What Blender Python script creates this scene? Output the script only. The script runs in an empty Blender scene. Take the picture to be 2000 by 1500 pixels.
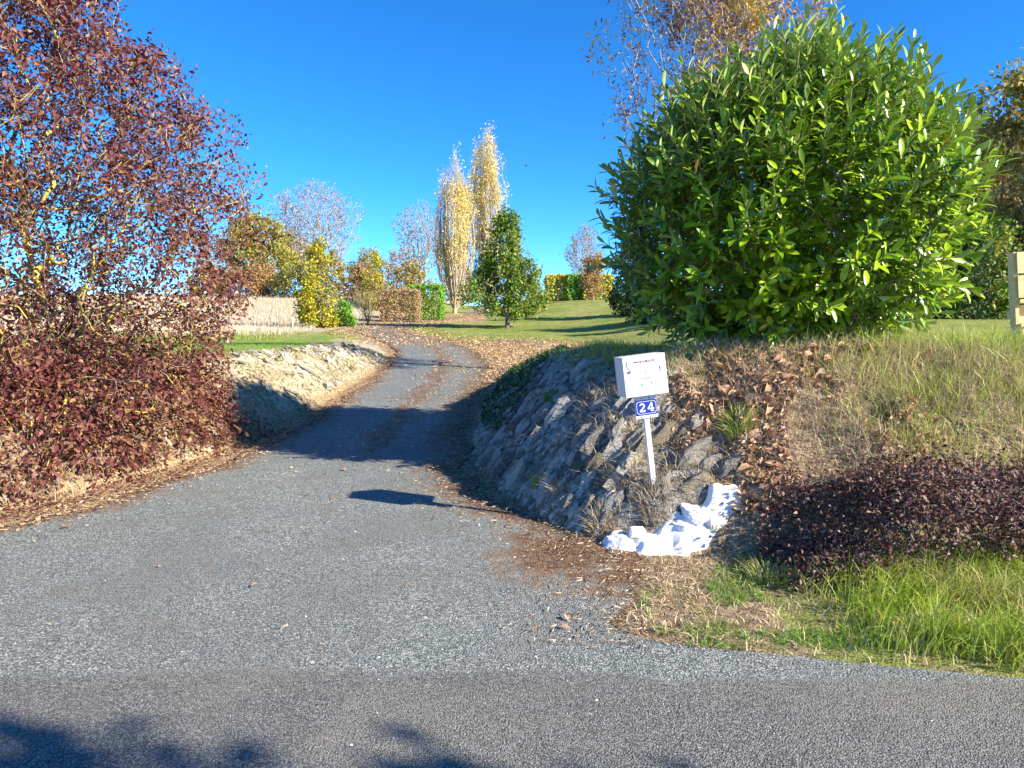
import bpy, bmesh, math, random
import numpy as np
from mathutils import Vector, Matrix

# ------------------------------------------------------------------ camera, sky, sun, exposure
scene = bpy.context.scene
COL = scene.collection
rng = np.random.default_rng(11)

cam_data = bpy.data.cameras.new("camera")
cam_data.sensor_width = 36.0
cam_data.lens = 25.2
cam_data.clip_start = 0.05
cam_data.clip_end = 3000.0
cam = bpy.data.objects.new("camera", cam_data)
COL.objects.link(cam)
cam.location = (0.0, 0.0, 1.55)
cam.rotation_euler = (math.radians(90.0 - 5.35), 0.0, 0.0)
scene.camera = cam

SUN_EL, SUN_AZ = 27.5, 115.5            # azimuth clockwise from +Y
_e, _a = math.radians(SUN_EL), math.radians(SUN_AZ)
SUN_DIR = np.array([math.sin(_a) * math.cos(_e), math.cos(_a) * math.cos(_e), math.sin(_e)])

world = bpy.data.worlds.new("World")
scene.world = world
world.use_nodes = True
wn, wl = world.node_tree.nodes, world.node_tree.links
wn.clear()
w_out = wn.new("ShaderNodeOutputWorld")
w_bg = wn.new("ShaderNodeBackground")
w_bg.inputs["Strength"].default_value = 0.15
w_sky = wn.new("ShaderNodeTexSky")
w_sky.sky_type = 'NISHITA'
w_sky.sun_disc = False
w_sky.sun_elevation = _e
w_sky.sun_rotation = _a
w_sky.altitude = 100.0
w_sky.air_density = 0.5
w_sky.dust_density = 0.0
w_sky.ozone_density = 8.0
w_hs = wn.new("ShaderNodeHueSaturation")
w_hs.inputs["Hue"].default_value = 0.496
w_hs.inputs["Saturation"].default_value = 1.13
wl.new(w_sky.outputs[0], w_hs.inputs["Color"])
wl.new(w_hs.outputs[0], w_bg.inputs["Color"])
wl.new(w_bg.outputs[0], w_out.inputs["Surface"])

sun_data = bpy.data.lights.new("sun", 'SUN')
sun_data.energy = 5.0
sun_data.angle = math.radians(0.53)
sun_data.color = (1.0, 0.91, 0.75)
sun = bpy.data.objects.new("sun", sun_data)
COL.objects.link(sun)
sun.rotation_euler = Vector((-SUN_DIR[0], -SUN_DIR[1], -SUN_DIR[2])).to_track_quat('-Z', 'Y').to_euler()

vs = scene.view_settings
vs.view_transform = 'Standard'
vs.look = 'None'
vs.gamma = 1.0
vs.use_curve_mapping = False
vs.exposure = 1.3
scene.cycles.use_denoising = True
scene.cycles.max_bounces = 6
scene.cycles.diffuse_bounces = 3
scene.cycles.glossy_bounces = 2
scene.cycles.transmission_bounces = 3
scene.cycles.transparent_max_bounces = 4
scene.cycles.sample_clamp_indirect = 4.0

# ------------------------------------------------------------------ helpers: numbers
def sstep(a, b, x):
    t = np.clip((x - a) / (b - a), 0.0, 1.0)
    return t * t * (3 - 2 * t)

_LAT = np.random.default_rng(3).random((256, 256))
def vnoise(x, y):
    x = np.asarray(x, float); y = np.asarray(y, float)
    xi = np.floor(x).astype(int); yi = np.floor(y).astype(int)
    fx = x - xi; fy = y - yi
    fx = fx * fx * (3 - 2 * fx); fy = fy * fy * (3 - 2 * fy)
    a = _LAT[xi & 255, yi & 255]; b = _LAT[(xi + 1) & 255, yi & 255]
    c = _LAT[xi & 255, (yi + 1) & 255]; d = _LAT[(xi + 1) & 255, (yi + 1) & 255]
    return (a * (1 - fx) + b * fx) * (1 - fy) + (c * (1 - fx) + d * fx) * fy

def fbm(x, y, o=4):
    s = 0.0; amp = 1.0; tot = 0.0
    for i in range(o):
        s = s + amp * vnoise(x * 2 ** i + 17.3 * i, y * 2 ** i + 9.1 * i); tot += amp; amp *= 0.5
    return s / tot

def norm(v):
    v = np.asarray(v, float)
    return v / np.maximum(np.linalg.norm(v, axis=-1, keepdims=True), 1e-9)

# ------------------------------------------------------------------ the lie of the land
FOOT_L = np.array([(-60, 3.5), (-14, 3.6), (-7, 4.1), (-4.4, 5.0), (-3.75, 6.0), (-3.2, 7.4), (-3.0, 9), (-2.98, 11), (-3.0, 13), (-3.1, 17),
                   (-3.6, 21), (-4.6, 25), (-6.4, 30), (-9.0, 36), (-8.8, 42), (-6.6, 50), (-5.2, 58), (-4.5, 70), (-4.5, 600)], float)
FOOT_R = np.array([(60, 4.15), (2.4, 4.27), (1.65, 4.42), (1.1, 4.62), (.66, 4.78), (.26, 5.18), (.0, 5.85), (-.3, 6.75), (-.46, 8.4), (-.45, 10.7), (-.14, 14.6),
                   (.15, 18), (.3, 21), (.2, 25), (-2.6, 28), (-4.4, 33), (-5.6, 38), (-5.2, 44), (-3.4, 52), (-2.6, 58), (-2, 70), (-2, 600)], float)
PAVE_L = np.array([(-60, 2.6), (-14, 2.9), (-8, 3.3), (-5.0, 4.1), (-3.75, 4.95), (-3.3, 6.0), (-2.85, 7.4), (-2.76, 9), (-2.76, 11), (-2.8, 13), (-2.95, 17),
                   (-3.4, 21), (-4.3, 25), (-6.0, 30), (-8.2, 36), (-7.8, 42), (-5.8, 50), (-4.6, 58), (-4, 70)], float)
PAVE_R = np.array([(60, 2.6), (2.6, 2.85), (1.75, 3.02), (1.2, 3.15), (.85, 3.22), (.60, 3.32), (.52, 3.48), (.66, 3.75), (.82, 4.1), (.80, 4.5), (.50, 5.0), (-.1, 5.75), (-.42, 6.7),
                   (-.6, 8.4), (-.6, 10.7), (-.45, 14.6), (-.5, 18), (-.9, 21), (-1.9, 25), (-3.5, 29), (-5.0, 33), (-6.2, 38), (-5.8, 44), (-4.2, 52), (-3.2, 58), (-2.6, 70)], float)

def xat(poly, y):
    return np.interp(y, poly[:, 1], poly[:, 0])

def pdist(poly, x, y):
    x = np.asarray(x, float); y = np.asarray(y, float)
    best = np.full(np.broadcast(x, y).shape, 1e9)
    for (ax, ay), (bx, by) in zip(poly[:-1], poly[1:]):
        dx, dy = bx - ax, by - ay
        t = np.clip(((x - ax) * dx + (y - ay) * dy) / (dx * dx + dy * dy), 0, 1)
        best = np.minimum(best, np.hypot(x - ax - t * dx, y - ay - t * dy))
    return best

def gbase(y):
    y = np.asarray(y, float)
    t = np.maximum(y - 4.2, 0)
    return 0.03 * (np.sqrt(t * t + 0.6) - math.sqrt(0.6)) * (1 - sstep(100, 140, y)) + 3.2 * sstep(100, 140, y)

BLY = ([3.4, 5, 7.4, 10, 14, 18, 21, 25, 30], [.5, .72, .90, .85, .66, .48, .26, .06, 0])
BRY = ([3.8, 5, 8, 10, 13, 16, 20, 26], [1.25, 1.30, 1.13, 1.0, .72, .42, .14, 0])
BRX = ([3.8, 5, 8, 12, 22, 40, 60], [1.25, 1.30, 1.15, 1.02, .95, .5, .3])

def side(x, y):
    """distance beyond the foot of the left and right banks (0 on the flat)"""
    x = np.asarray(x, float); y = np.asarray(y, float)
    dl = np.where((y > 3.5) & (x < xat(FOOT_L, y)), pdist(FOOT_L, x, y), 0.0)
    dr = np.where((y > 4.1) & (x > xat(FOOT_R, y)), pdist(FOOT_R, x, y), 0.0)
    return dl, dr

def H(x, y, detail=True):
    x = np.asarray(x, float); y = np.asarray(y, float)
    dl, dr = side(x, y)
    z = gbase(y)
    sl = np.clip(dl / 1.75, 0, 1)
    z = z + np.interp(y, *BLY) * (1 - (1 - sl) ** 1.8)
    k = sstep(2.0, 9.0, x)
    br = np.interp(y, *BRY) * (1 - k) + np.interp(y, *BRX) * k
    wr = 1.55 - 0.25 * sstep(1.2, 0.2, x)
    sr = np.clip(dr / wr, 0, 1)
    z = z + br * (1 - (1 - sr) ** 1.28)
    z = z + 1.7 * sstep(38, 76, y) * sstep(-6, -15, x)
    z = z + 1.0 * sstep(40, 64, y) * sstep(-3, 4, x)
    if detail:
        off = np.clip(np.maximum(dl, dr) / 0.5, 0, 1) * np.clip(1 - (y - 60) / 40, 0, 1)
        slope = np.clip(sl * (1 - sl) * 4, 0, 1) + np.clip(sr * (1 - sr) * 4, 0, 1)
        fl = np.clip(dr / .15, 0, 1) * np.clip((1.4 - dr) / .4, 0, 1) * sstep(13, 9, y) * sstep(1.9, 1.1, x)
        pc = (-.33 * x + .94 * y) + .12 * fbm(x * 2, y * 2, 2); ac = .94 * x + .33 * y
        z = z + fl * (np.abs(vnoise(pc * 6.5, ac * 2.2) - .5) * -.17 + .04 + (vnoise(pc * 13 + 7, ac * 5.5) - .5) * .07)
        z = z + off * (fbm(x * 0.9, y * 0.9) - 0.5) * 0.10
        z = z + off * slope * ((fbm(x * 3.1 + 5, y * 3.1) - 0.5) * 0.22 + (fbm(x * 9, y * 9 + 3, 3) - 0.5) * 0.09)
    return z

def ray(u, v, ylim=150):
    """where a line of sight meets the land (used only to measure)"""
    p = math.radians(5.35)
    d = np.array([(u - 1000) / 1400, 1.0, -(v - 750) / 1400])
    d = np.array([d[0], math.cos(p) + d[2] * math.sin(p), d[2] * math.cos(p) - math.sin(p)])
    t = np.arange(1.5, ylim, 0.01)
    P = np.array([0, 0, 1.55]) + t[:, None] * d
    below = P[:, 2] < H(P[:, 0], P[:, 1])
    i = np.argmax(below)
    return P[i] if below.any() else None
# ------------------------------------------------------------------ helpers: meshes and tags
def mesh_np(name, V, loops, totals, mats, midx=None, smooth=False):
    me = bpy.data.meshes.new(name)
    V = np.ascontiguousarray(V, dtype=np.float32).reshape(-1, 3)
    loops = np.ascontiguousarray(loops, dtype=np.int32).ravel()
    totals = np.ascontiguousarray(totals, dtype=np.int32).ravel()
    me.vertices.add(len(V)); me.vertices.foreach_set("co", V.ravel())
    me.loops.add(len(loops)); me.loops.foreach_set("vertex_index", loops)
    me.polygons.add(len(totals))
    starts = np.zeros(len(totals), np.int32); starts[1:] = np.cumsum(totals)[:-1]
    me.polygons.foreach_set("loop_start", starts)
    try:
        me.polygons.foreach_set("loop_total", totals)
    except Exception:
        pass
    for m in (mats if isinstance(mats, (list, tuple)) else [mats]):
        me.materials.append(m)
    if midx is not None:
        me.polygons.foreach_set("material_index", np.ascontiguousarray(midx, dtype=np.int32))
    if smooth:
        me.polygons.foreach_set("use_smooth", np.ones(len(totals), bool))
    me.update(calc_edges=True)
    return me

def link(name, me, parent=None, loc=None):
    o = bpy.data.objects.new(name, me)
    COL.objects.link(o)
    if parent is not None:
        o.parent = parent
    if loc is not None:
        o.location = loc
    return o

def tag(o, label=None, cat=None, group=None, kind=None):
    if label: o["label"] = label
    if cat: o["category"] = cat
    if group: o["group"] = group
    if kind: o["kind"] = kind
    return o

def thing(name, loc, label, cat, group=None, rz=0.0):
    o = bpy.data.objects.new(name, None)
    o.empty_display_size = 0.2
    COL.objects.link(o)
    o.location = loc
    o.rotation_euler = (0, 0, rz)
    return tag(o, label, cat, group)

def child_np(name, parent, V, loops, totals, mats, midx=None, smooth=False, kind=None):
    """a mesh part given in world coordinates under a thing that is not rotated"""
    V = np.asarray(V, float).reshape(-1, 3) - np.array(parent.location)
    o = link(name, mesh_np(name, V, loops, totals, mats, midx, smooth), parent)
    if kind: o["kind"] = kind
    return o

class Leaf:
    """a small template: verts, faces (lists), material index per face"""
    def __init__(self, V, F, M=None):
        self.V = np.array(V, float); self.F = F
        self.loops = np.concatenate([np.array(f) for f in F])
        self.tot = np.array([len(f) for f in F])
        self.M = np.array(M if M is not None else [0] * len(F))

def instances(tpl, P, X, Y, Z, S):
    """merged copies of a template with frame columns X,Y,Z and scale S (N,) or (N,3)"""
    N = len(P)
    S = np.asarray(S, float)
    if S.ndim == 1: S = np.repeat(S[:, None], 3, 1)
    T = tpl.V[None] * S[:, None, :]
    V = T[..., 0:1] * X[:, None] + T[..., 1:2] * Y[:, None] + T[..., 2:3] * Z[:, None] + P[:, None]
    k = len(tpl.V)
    L = tpl.loops[None] + (np.arange(N) * k)[:, None]
    return V.reshape(-1, 3), L.ravel(), np.tile(tpl.tot, N), np.tile(tpl.M, N)

def frames(D, up):
    """Y along D, Z as near as possible to up"""
    Y = norm(D)
    Z = up - (up * Y).sum(-1, keepdims=True) * Y
    Z = norm(Z + 1e-6)
    X = np.cross(Y, Z)
    return X, Y, Z

def rvec(n, r=None):
    r = r or rng
    return norm(r.normal(size=(n, 3)))

# leaf templates, leaf lies along +Y from its stalk, face up +Z
def oval_leaf(w=0.5, bend=0.12, fold=0.10, rows=(0.28, 0.62), under=False, lift=0.012):
    V = [(0, 0, 0)]
    for t in rows:
        ww = w * 0.5 * math.sin(math.pi * min(1, t ** 0.85)) ** 0.75
        z = -bend * t * t
        V += [(-ww, t, z + fold * ww * 2), (0, t, z), (ww, t, z + fold * ww * 2)]
    V.append((0, 1, -bend))
    n = len(rows); F = []
    F += [(0, 2, 1), (0, 3, 2)]
    for i in range(n - 1):
        a = 1 + 3 * i; b = a + 3
        F += [(a, a + 1, b + 1, b), (a + 1, a + 2, b + 2, b + 1)]
    a = 1 + 3 * (n - 1); t = len(V) - 1
    F += [(a, a + 1, t), (a + 1, a + 2, t)]
    M = [0] * len(F)
    if under:
        k = len(V)
        V2 = [(x, y, z - lift) for x, y, z in V]
        F2 = [tuple(k + i for i in reversed(f)) for f in F]
        return Leaf(V + V2, F + F2, M + [1] * len(F2))
    return Leaf(V, F, M)

def laurel_leaf():
    V = [(0, 0, 0)]; rows = (.15, .46, .80); wid = (.075, .155, .130)
    for t, ww in zip(rows, wid):
        z = -.17 * t * t
        V += [(-ww, t, z + .28 * ww), (0, t, z), (ww, t, z + .28 * ww)]
    V.append((0, 1.0, -.175))
    F = [(0, 2, 1), (0, 3, 2)]
    for i in range(2):
        a = 1 + 3 * i; b = a + 3
        F += [(a, a + 1, b + 1, b), (a + 1, a + 2, b + 2, b + 1)]
    F += [(7, 8, 10), (8, 9, 10)]
    k = len(V); n = len(F)
    return Leaf(V + [(x, y, z - .012) for x, y, z in V], F + [tuple(k + i for i in reversed(f)) for f in F], [0] * n + [1] * n)
LEAF_LAUREL = laurel_leaf()
LEAF_OVAL = oval_leaf(0.62, 0.22, 0.22, (0.25, 0.6))
LEAF_MID = Leaf([(0, 0, 0), (-.27, .42, .07), (0, .45, 0), (.27, .42, .07), (0, 1, -.16)], [(0, 2, 1), (0, 3, 2), (1, 2, 4), (2, 3, 4)])
LEAF_SLIM = Leaf([(0, 0, 0), (-.17, .5, .04), (0, .5, 0), (.17, .5, .04), (0, 1, -.2)], [(0, 2, 1), (0, 3, 2), (1, 2, 4), (2, 3, 4)])
LEAF_QUAD = Leaf([(0, 0, 0), (.36, .5, .06), (0, 1, -.1), (-.36, .5, .06)], [(0, 1, 2), (0, 2, 3)])
LEAF_CURL = oval_leaf(0.5, 0.5, 0.55, (0.22, 0.5, 0.8))
LEAF_CHIP = Leaf([(-.3, 0, 0), (.32, .1, .05), (.2, .8, .0), (-.22, .9, .07)], [(0, 1, 2), (0, 2, 3)])

def foliage(parent, name, tpl, P, D, up, S, mats, kind="stuff", smooth=False):
    X, Y, Z = frames(D, up)
    V, L, T, M = instances(tpl, P, X, Y, Z, S)
    return child_np(name, parent, V, L, T, mats, M if np.any(tpl.M) else None, smooth, kind)

_leafcache = {}
def leaf_objects(parent, name, tpl, P, D, up, S, mats, nvar=5):
    """leaves that can be picked apart, one object each, sharing a few meshes"""
    X, Y, Z = frames(D, up)
    base = np.array(parent.location)
    key = (id(tpl), tuple(m.name for m in mats))
    if key not in _leafcache:
        ms = []
        for i in range(nvar):
            V = tpl.V.copy()
            V[:, 0] *= 0.85 + 0.3 * i / nvar
            V[:, 2] *= 0.6 + 0.9 * ((i * 2) % nvar) / nvar
            V[:, 0] += 0.04 * math.sin(i * 2.1) * V[:, 1] ** 2
            ms.append(mesh_np(name, V, tpl.loops, tpl.tot, mats, tpl.M, True))
        _leafcache[key] = ms
    ms = _leafcache[key]
    for i in range(len(P)):
        o = bpy.data.objects.new(name, ms[i % nvar])
        COL.objects.link(o)
        o.parent = parent
        m = Matrix(((X[i][0], Y[i][0], Z[i][0], P[i][0] - base[0]), (X[i][1], Y[i][1], Z[i][1], P[i][1] - base[1]),
                    (X[i][2], Y[i][2], Z[i][2], P[i][2] - base[2]), (0, 0, 0, 1)))
        o.matrix_local = m @ Matrix.Scale(float(S[i]), 4)

def tubes(P0, P1, R0, R1, k=5):
    N = len(P0)
    D = norm(P1 - P0)
    ref = np.where(np.abs(D[:, 2:3]) > 0.9, np.array([[1.0, 0, 0]]), np.array([[0, 0, 1.0]]))
    A = norm(np.cross(D, ref)); B = np.cross(D, A)
    a = np.arange(k) * 2 * math.pi / k
    ring = A[:, None] * np.cos(a)[None, :, None] + B[:, None] * np.sin(a)[None, :, None]
    V = np.concatenate([P0[:, None] + ring * R0[:, None, None], P1[:, None] + ring * R1[:, None, None]], 1)
    i = np.arange(k); j = (i + 1) % k
    f = np.stack([i, j, j + k, i + k], 1)
    L = f[None] + (np.arange(N) * 2 * k)[:, None, None]
    return V.reshape(-1, 3), L.ravel(), np.full(N * k, 4)

def grow(base, pts, trunk, k=0.35, step=0.4, r0=0.01, e=2.4, jit=0.08, rg=None, rmax=None):
    """a branching skeleton from a trunk path out to the points; returns node arrays"""
    rg = rg or rng
    pts = np.asarray(pts, float)
    pos = np.zeros((len(pts) * 14 + len(trunk) + 10, 3)); par = np.full(len(pos), -1); pl = np.zeros(len(pos))
    n = 0
    for p in trunk:
        pos[n] = p
        if n: par[n] = n - 1; pl[n] = pl[n - 1] + np.linalg.norm(pos[n] - pos[n - 1])
        n += 1
    order = np.argsort(np.linalg.norm(pts - np.asarray(base), axis=1))
    tips = []
    for p in pts[order]:
        d = np.linalg.norm(pos[:n] - p, axis=1)
        q = int(np.argmin(d + k * pl[:n]))
        dd = d[q]
        if dd < 1e-3 or n > len(pos) - 16: continue
        m = int(min(12, max(1, math.ceil(dd / step))))
        pd = pos[q] - pos[par[q]] if par[q] >= 0 else np.array([0, 0, 1.0])
        pd = pd / max(np.linalg.norm(pd), 1e-6)
        c = pos[q] + pd * dd * 0.35
        last = q
        for i in range(1, m + 1):
            t = i / m
            x = (1 - t) ** 2 * pos[q] + 2 * t * (1 - t) * c + t * t * p
            if i < m: x = x + rg.normal(size=3) * jit * dd / m
            pos[n] = x; par[n] = last; pl[n] = pl[last] + dd / m
            last = n; n += 1
        tips.append(last)
    pos = pos[:n]; par = par[:n]
    acc = np.zeros(n); child = np.full(n, -1); cb = np.zeros(n)
    for i in range(n - 1, -1, -1):
        if acc[i] == 0: acc[i] = r0 ** e
        if par[i] >= 0:
            acc[par[i]] += acc[i]
            if acc[i] > cb[par[i]]: cb[par[i]] = acc[i]; child[par[i]] = i
    rad = acc ** (1 / e)
    if rmax: rad = np.minimum(rad, rmax)
    return pos, par, rad, child, np.array(tips)

def skeleton_mesh(sk, ksplit=0.03, rmin=0.0):
    pos, par, rad, child, tips = sk
    i = np.where((par >= 0) & (rad >= rmin))[0]
    r1 = rad[i]; p = par[i]
    r0 = np.where(child[p] == i, rad[p], rad[i] * 1.05)
    Vs, Ls, Ts, off = [], [], [], 0
    for sel, k in ((r1 >= ksplit, 8), ((r1 < ksplit) & (r1 >= .012), 4), (r1 < min(ksplit, .012), 3)):
        if sel.any():
            V, L, T = tubes(pos[p[sel]], pos[i[sel]], r0[sel], r1[sel], k)
            Vs.append(V); Ls.append(L + off); Ts.append(T); off += len(V)
    return np.concatenate(Vs), np.concatenate(Ls), np.concatenate(Ts)

def blades(P, h, w, lean, rg=None, seg=3):
    """grass blades: curved tapering strips; lean is a horizontal vector times height"""
    rg = rg or rng
    N = len(P)
    a = rg.random(N) * 2 * math.pi
    side_ = np.stack([np.cos(a), np.sin(a), np.zeros(N)], 1)
    ts = np.linspace(0, 1, seg + 1)
    V = np.zeros((N, 2 * seg + 1, 3))
    for j, t in enumerate(ts):
        c = P + lean * (h * t * t)[:, None]
        c[:, 2] += h * (t - 0.28 * t * t * np.minimum(1, np.linalg.norm(lean, axis=1)))
        if j < seg:
            ww = w * (1 - 0.75 * t ** 1.5) * 0.5
            V[:, 2 * j] = c - side_ * ww[:, None]; V[:, 2 * j + 1] = c + side_ * ww[:, None]
        else:
            V[:, 2 * seg] = c
    f = []; tot = []
    for j in range(seg - 1):
        f += [2 * j, 2 * j + 1, 2 * j + 3, 2 * j + 2]; tot.append(4)
    f += [2 * seg - 2, 2 * seg - 1, 2 * seg]; tot.append(3)
    L = np.array(f)[None] + (np.arange(N) * (2 * seg + 1))[:, None]
    return V.reshape(-1, 3), L.ravel(), np.tile(tot, N)

def join_np(parts):
    Vs, Ls, Ts, off = [], [], [], 0
    for V, L, T in parts:
        Vs.append(V); Ls.append(L + off); Ts.append(T); off += len(V)
    return np.concatenate(Vs), np.concatenate(Ls), np.concatenate(Ts)

def rock_mesh(name, seed, sx, sy, sz, mat, cuts=1, rough=0.06, npts=13):
    r = random.Random(seed)
    bm = bmesh.new()
    for i in range(npts):
        v = Vector((r.gauss(0, 1), r.gauss(0, 1), r.gauss(0, 1))).normalized() * (0.8 + 0.35 * r.random())
        bm.verts.new((v.x, v.y, max(-.6, min(.6, v.z * 1.1)) / 0.6 * 0.8))
    bmesh.ops.convex_hull(bm, input=bm.verts)
    for v in [v for v in bm.verts if not v.link_faces]: bm.verts.remove(v)
    for _ in range(cuts):
        bmesh.ops.subdivide_edges(bm, edges=bm.edges[:], cuts=1, use_grid_fill=True)
        for v in bm.verts:
            v.co += Vector((r.gauss(0, 1), r.gauss(0, 1), r.gauss(0, 1))) * rough
    for v in bm.verts:
        v.co = Vector((v.co.x * sx, v.co.y * sy, v.co.z * sz))
    bmesh.ops.recalc_face_normals(bm, faces=bm.faces)
    me = bpy.data.meshes.new(name); bm.to_mesh(me); bm.free()
    me.materials.append(mat)
    return me

from mathutils import noise as mnoise
def lump_mesh(name, seed, mat, sub=4, amp=.22, fine=.05, flat=.35):
    """a rounded, pitted lump of rock"""
    bm = bmesh.new(); bmesh.ops.create_icosphere(bm, subdivisions=sub, radius=1)
    r = random.Random(seed); off = Vector((r.random() * 50, r.random() * 50, r.random() * 50))
    planes = [(Vector((r.gauss(0, 1), r.gauss(0, 1), r.gauss(0, 1))).normalized(), r.uniform(.55, .9)) for _ in range(9)]
    for v in bm.verts:
        n = v.co.normalized(); q = 1.0
        for p, d in planes:
            c = n.dot(p)
            if c > 0: q = min(q, d / c)
        q = 1 + (q - 1) * (1 - flat * .2)
        q += amp * mnoise.fractal(n * 1.6 + off, 1.0, 2.0, 3) + fine * mnoise.fractal(n * 7 + off, .8, 2.0, 3)
        v.co = n * q
    me = bpy.data.meshes.new(name); bm.to_mesh(me); bm.free()
    me.materials.append(mat)
    return me

def box_bm(bm, x0, x1, y0, y1, z0, z1, bev=0.0, seg=2):
    vs_ = [bm.verts.new(c) for c in ((x0, y0, z0), (x1, y0, z0), (x1, y1, z0), (x0, y1, z0), (x0, y0, z1), (x1, y0, z1), (x1, y1, z1), (x0, y1, z1))]
    fs = [bm.faces.new([vs_[i] for i in f]) for f in ((3, 2, 1, 0), (4, 5, 6, 7), (0, 1, 5, 4), (1, 2, 6, 5), (2, 3, 7, 6), (3, 0, 4, 7))]
    if bev:
        es = list({e for f in fs for e in f.edges})
        bmesh.ops.bevel(bm, geom=es, offset=bev, segments=seg, affect='EDGES', profile=0.6)

def obj_bm(name, bm, mat, parent=None):
    me = bpy.data.meshes.new(name); bm.to_mesh(me); bm.free()
    me.materials.append(mat)
    return link(name, me, parent)

# ------------------------------------------------------------------ helpers: materials
def new_mat(name):
    m = bpy.data.materials.new(name); m.use_nodes = True
    nt = m.node_tree; nt.nodes.clear()
    out = nt.nodes.new("ShaderNodeOutputMaterial")
    b = nt.nodes.new("ShaderNodeBsdfPrincipled")
    nt.links.new(b.outputs[0], out.inputs[0])
    return m, nt, b, out

def ramp(nt, cols, fac=None, interp='LINEAR'):
    r = nt.nodes.new("ShaderNodeValToRGB")
    r.color_ramp.interpolation = interp
    el = r.color_ramp.elements
    while len(el) > 1: el.remove(el[0])
    if not isinstance(cols[0][0], (tuple, list)):
        cols = [(i / max(1, len(cols) - 1), c) for i, c in enumerate(cols)]
    else:
        cols = [(c[1], c[0]) for c in cols]
    el[0].position = cols[0][0]; el[0].color = (*cols[0][1][:3], 1)
    for p, c in cols[1:]:
        e = el.new(p); e.color = (*c[:3], 1)
    if fac is not None: nt.links.new(fac, r.inputs[0])
    return r.outputs[0]

def noise(nt, scale, detail=3, rough=0.55, vec=None, dist=0.0):
    n = nt.nodes.new("ShaderNodeTexNoise")
    n.inputs["Scale"].default_value = scale; n.inputs["Detail"].default_value = detail
    n.inputs["Roughness"].default_value = rough; n.inputs["Distortion"].default_value = dist
    if vec is not None: nt.links.new(vec, n.inputs["Vector"])
    return n.outputs[0]

def voro(nt, scale, vec=None, out="Color"):
    n = nt.nodes.new("ShaderNodeTexVoronoi"); n.inputs["Scale"].default_value = scale
    if vec is not None: nt.links.new(vec, n.inputs["Vector"])
    return n.outputs[out]

def geo_pos(nt):
    return nt.nodes.new("ShaderNodeNewGeometry").outputs["Position"]

def math_n(nt, op, a, b=None, clamp=False):
    n = nt.nodes.new("ShaderNodeMath"); n.operation = op; n.use_clamp = clamp
    for i, v in enumerate((a, b)):
        if v is None: continue
        if isinstance(v, (int, float)): n.inputs[i].default_value = v
        else: nt.links.new(v, n.inputs[i])
    return n.outputs[0]

def mix_n(nt, fac, a, b, typ='MIX'):
    n = nt.nodes.new("ShaderNodeMix"); n.data_type = 'RGBA'; n.blend_type = typ
    for s, v in ((n.inputs[0], fac), (n.inputs[6], a), (n.inputs[7], b)):
        if isinstance(v, (int, float)): s.default_value = v
        elif isinstance(v, tuple): s.default_value = (*v[:3], 1)
        else: nt.links.new(v, s)
    return n.outputs[2]

def attr(nt, name):
    n = nt.nodes.new("ShaderNodeAttribute"); n.attribute_name = name
    return n.outputs["Fac"]

def remap(nt, v, a, b):
    n = nt.nodes.new("ShaderNodeMapRange"); n.interpolation_type = 'SMOOTHSTEP'
    n.inputs[1].default_value = a; n.inputs[2].default_value = b
    nt.links.new(v, n.inputs[0])
    return n.outputs[0]

def bump(nt, b, h, strength=0.5, dist=0.02):
    n = nt.nodes.new("ShaderNodeBump"); n.inputs["Strength"].default_value = strength; n.inputs["Distance"].default_value = dist
    nt.links.new(h, n.inputs["Height"]); nt.links.new(n.outputs[0], b.inputs["Normal"])

def island_random(nt):
    g = nt.nodes.new("ShaderNodeNewGeometry"); o = nt.nodes.new("ShaderNodeObjectInfo")
    return math_n(nt, 'FRACT', math_n(nt, 'ADD', g.outputs["Random Per Island"], o.outputs["Random"]))

def gain(cols, g=1.3):
    return [tuple(min(.8, c * g) for c in q) for q in cols]

def leaf_mat(name, cols, rough=0.5, trans=0.25, spec=0.3, tcol=None, patch=None):
    """leaves: a colour drawn for each leaf, some light passing through; patch = (colours, scale, lo, hi) blends a second palette by place"""
    m, nt, b, out = new_mat(name)
    f = island_random(nt)
    cols = gain(cols)
    c = ramp(nt, cols, f)
    if patch:
        pc, sc, lo, hi = patch
        pc = gain(pc)
        c = mix_n(nt, remap(nt, noise(nt, sc, 2, 0.5, geo_pos(nt)), lo, hi), c, ramp(nt, pc, f))
    nt.links.new(c, b.inputs["Base Color"])
    b.inputs["Roughness"].default_value = rough
    b.inputs["Specular IOR Level"].default_value = spec
    if trans > 0:
        t = nt.nodes.new("ShaderNodeBsdfTranslucent")
        if tcol:
            nt.links.new(mix_n(nt, 0.6, c, tcol), t.inputs[0])
        else:
            nt.links.new(c, t.inputs[0])
        mx = nt.nodes.new("ShaderNodeMixShader"); mx.inputs[0].default_value = trans
        nt.links.new(b.outputs[0], mx.inputs[1]); nt.links.new(t.outputs[0], mx.inputs[2])
        nt.links.new(mx.outputs[0], out.inputs[0])
    return m

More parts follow.
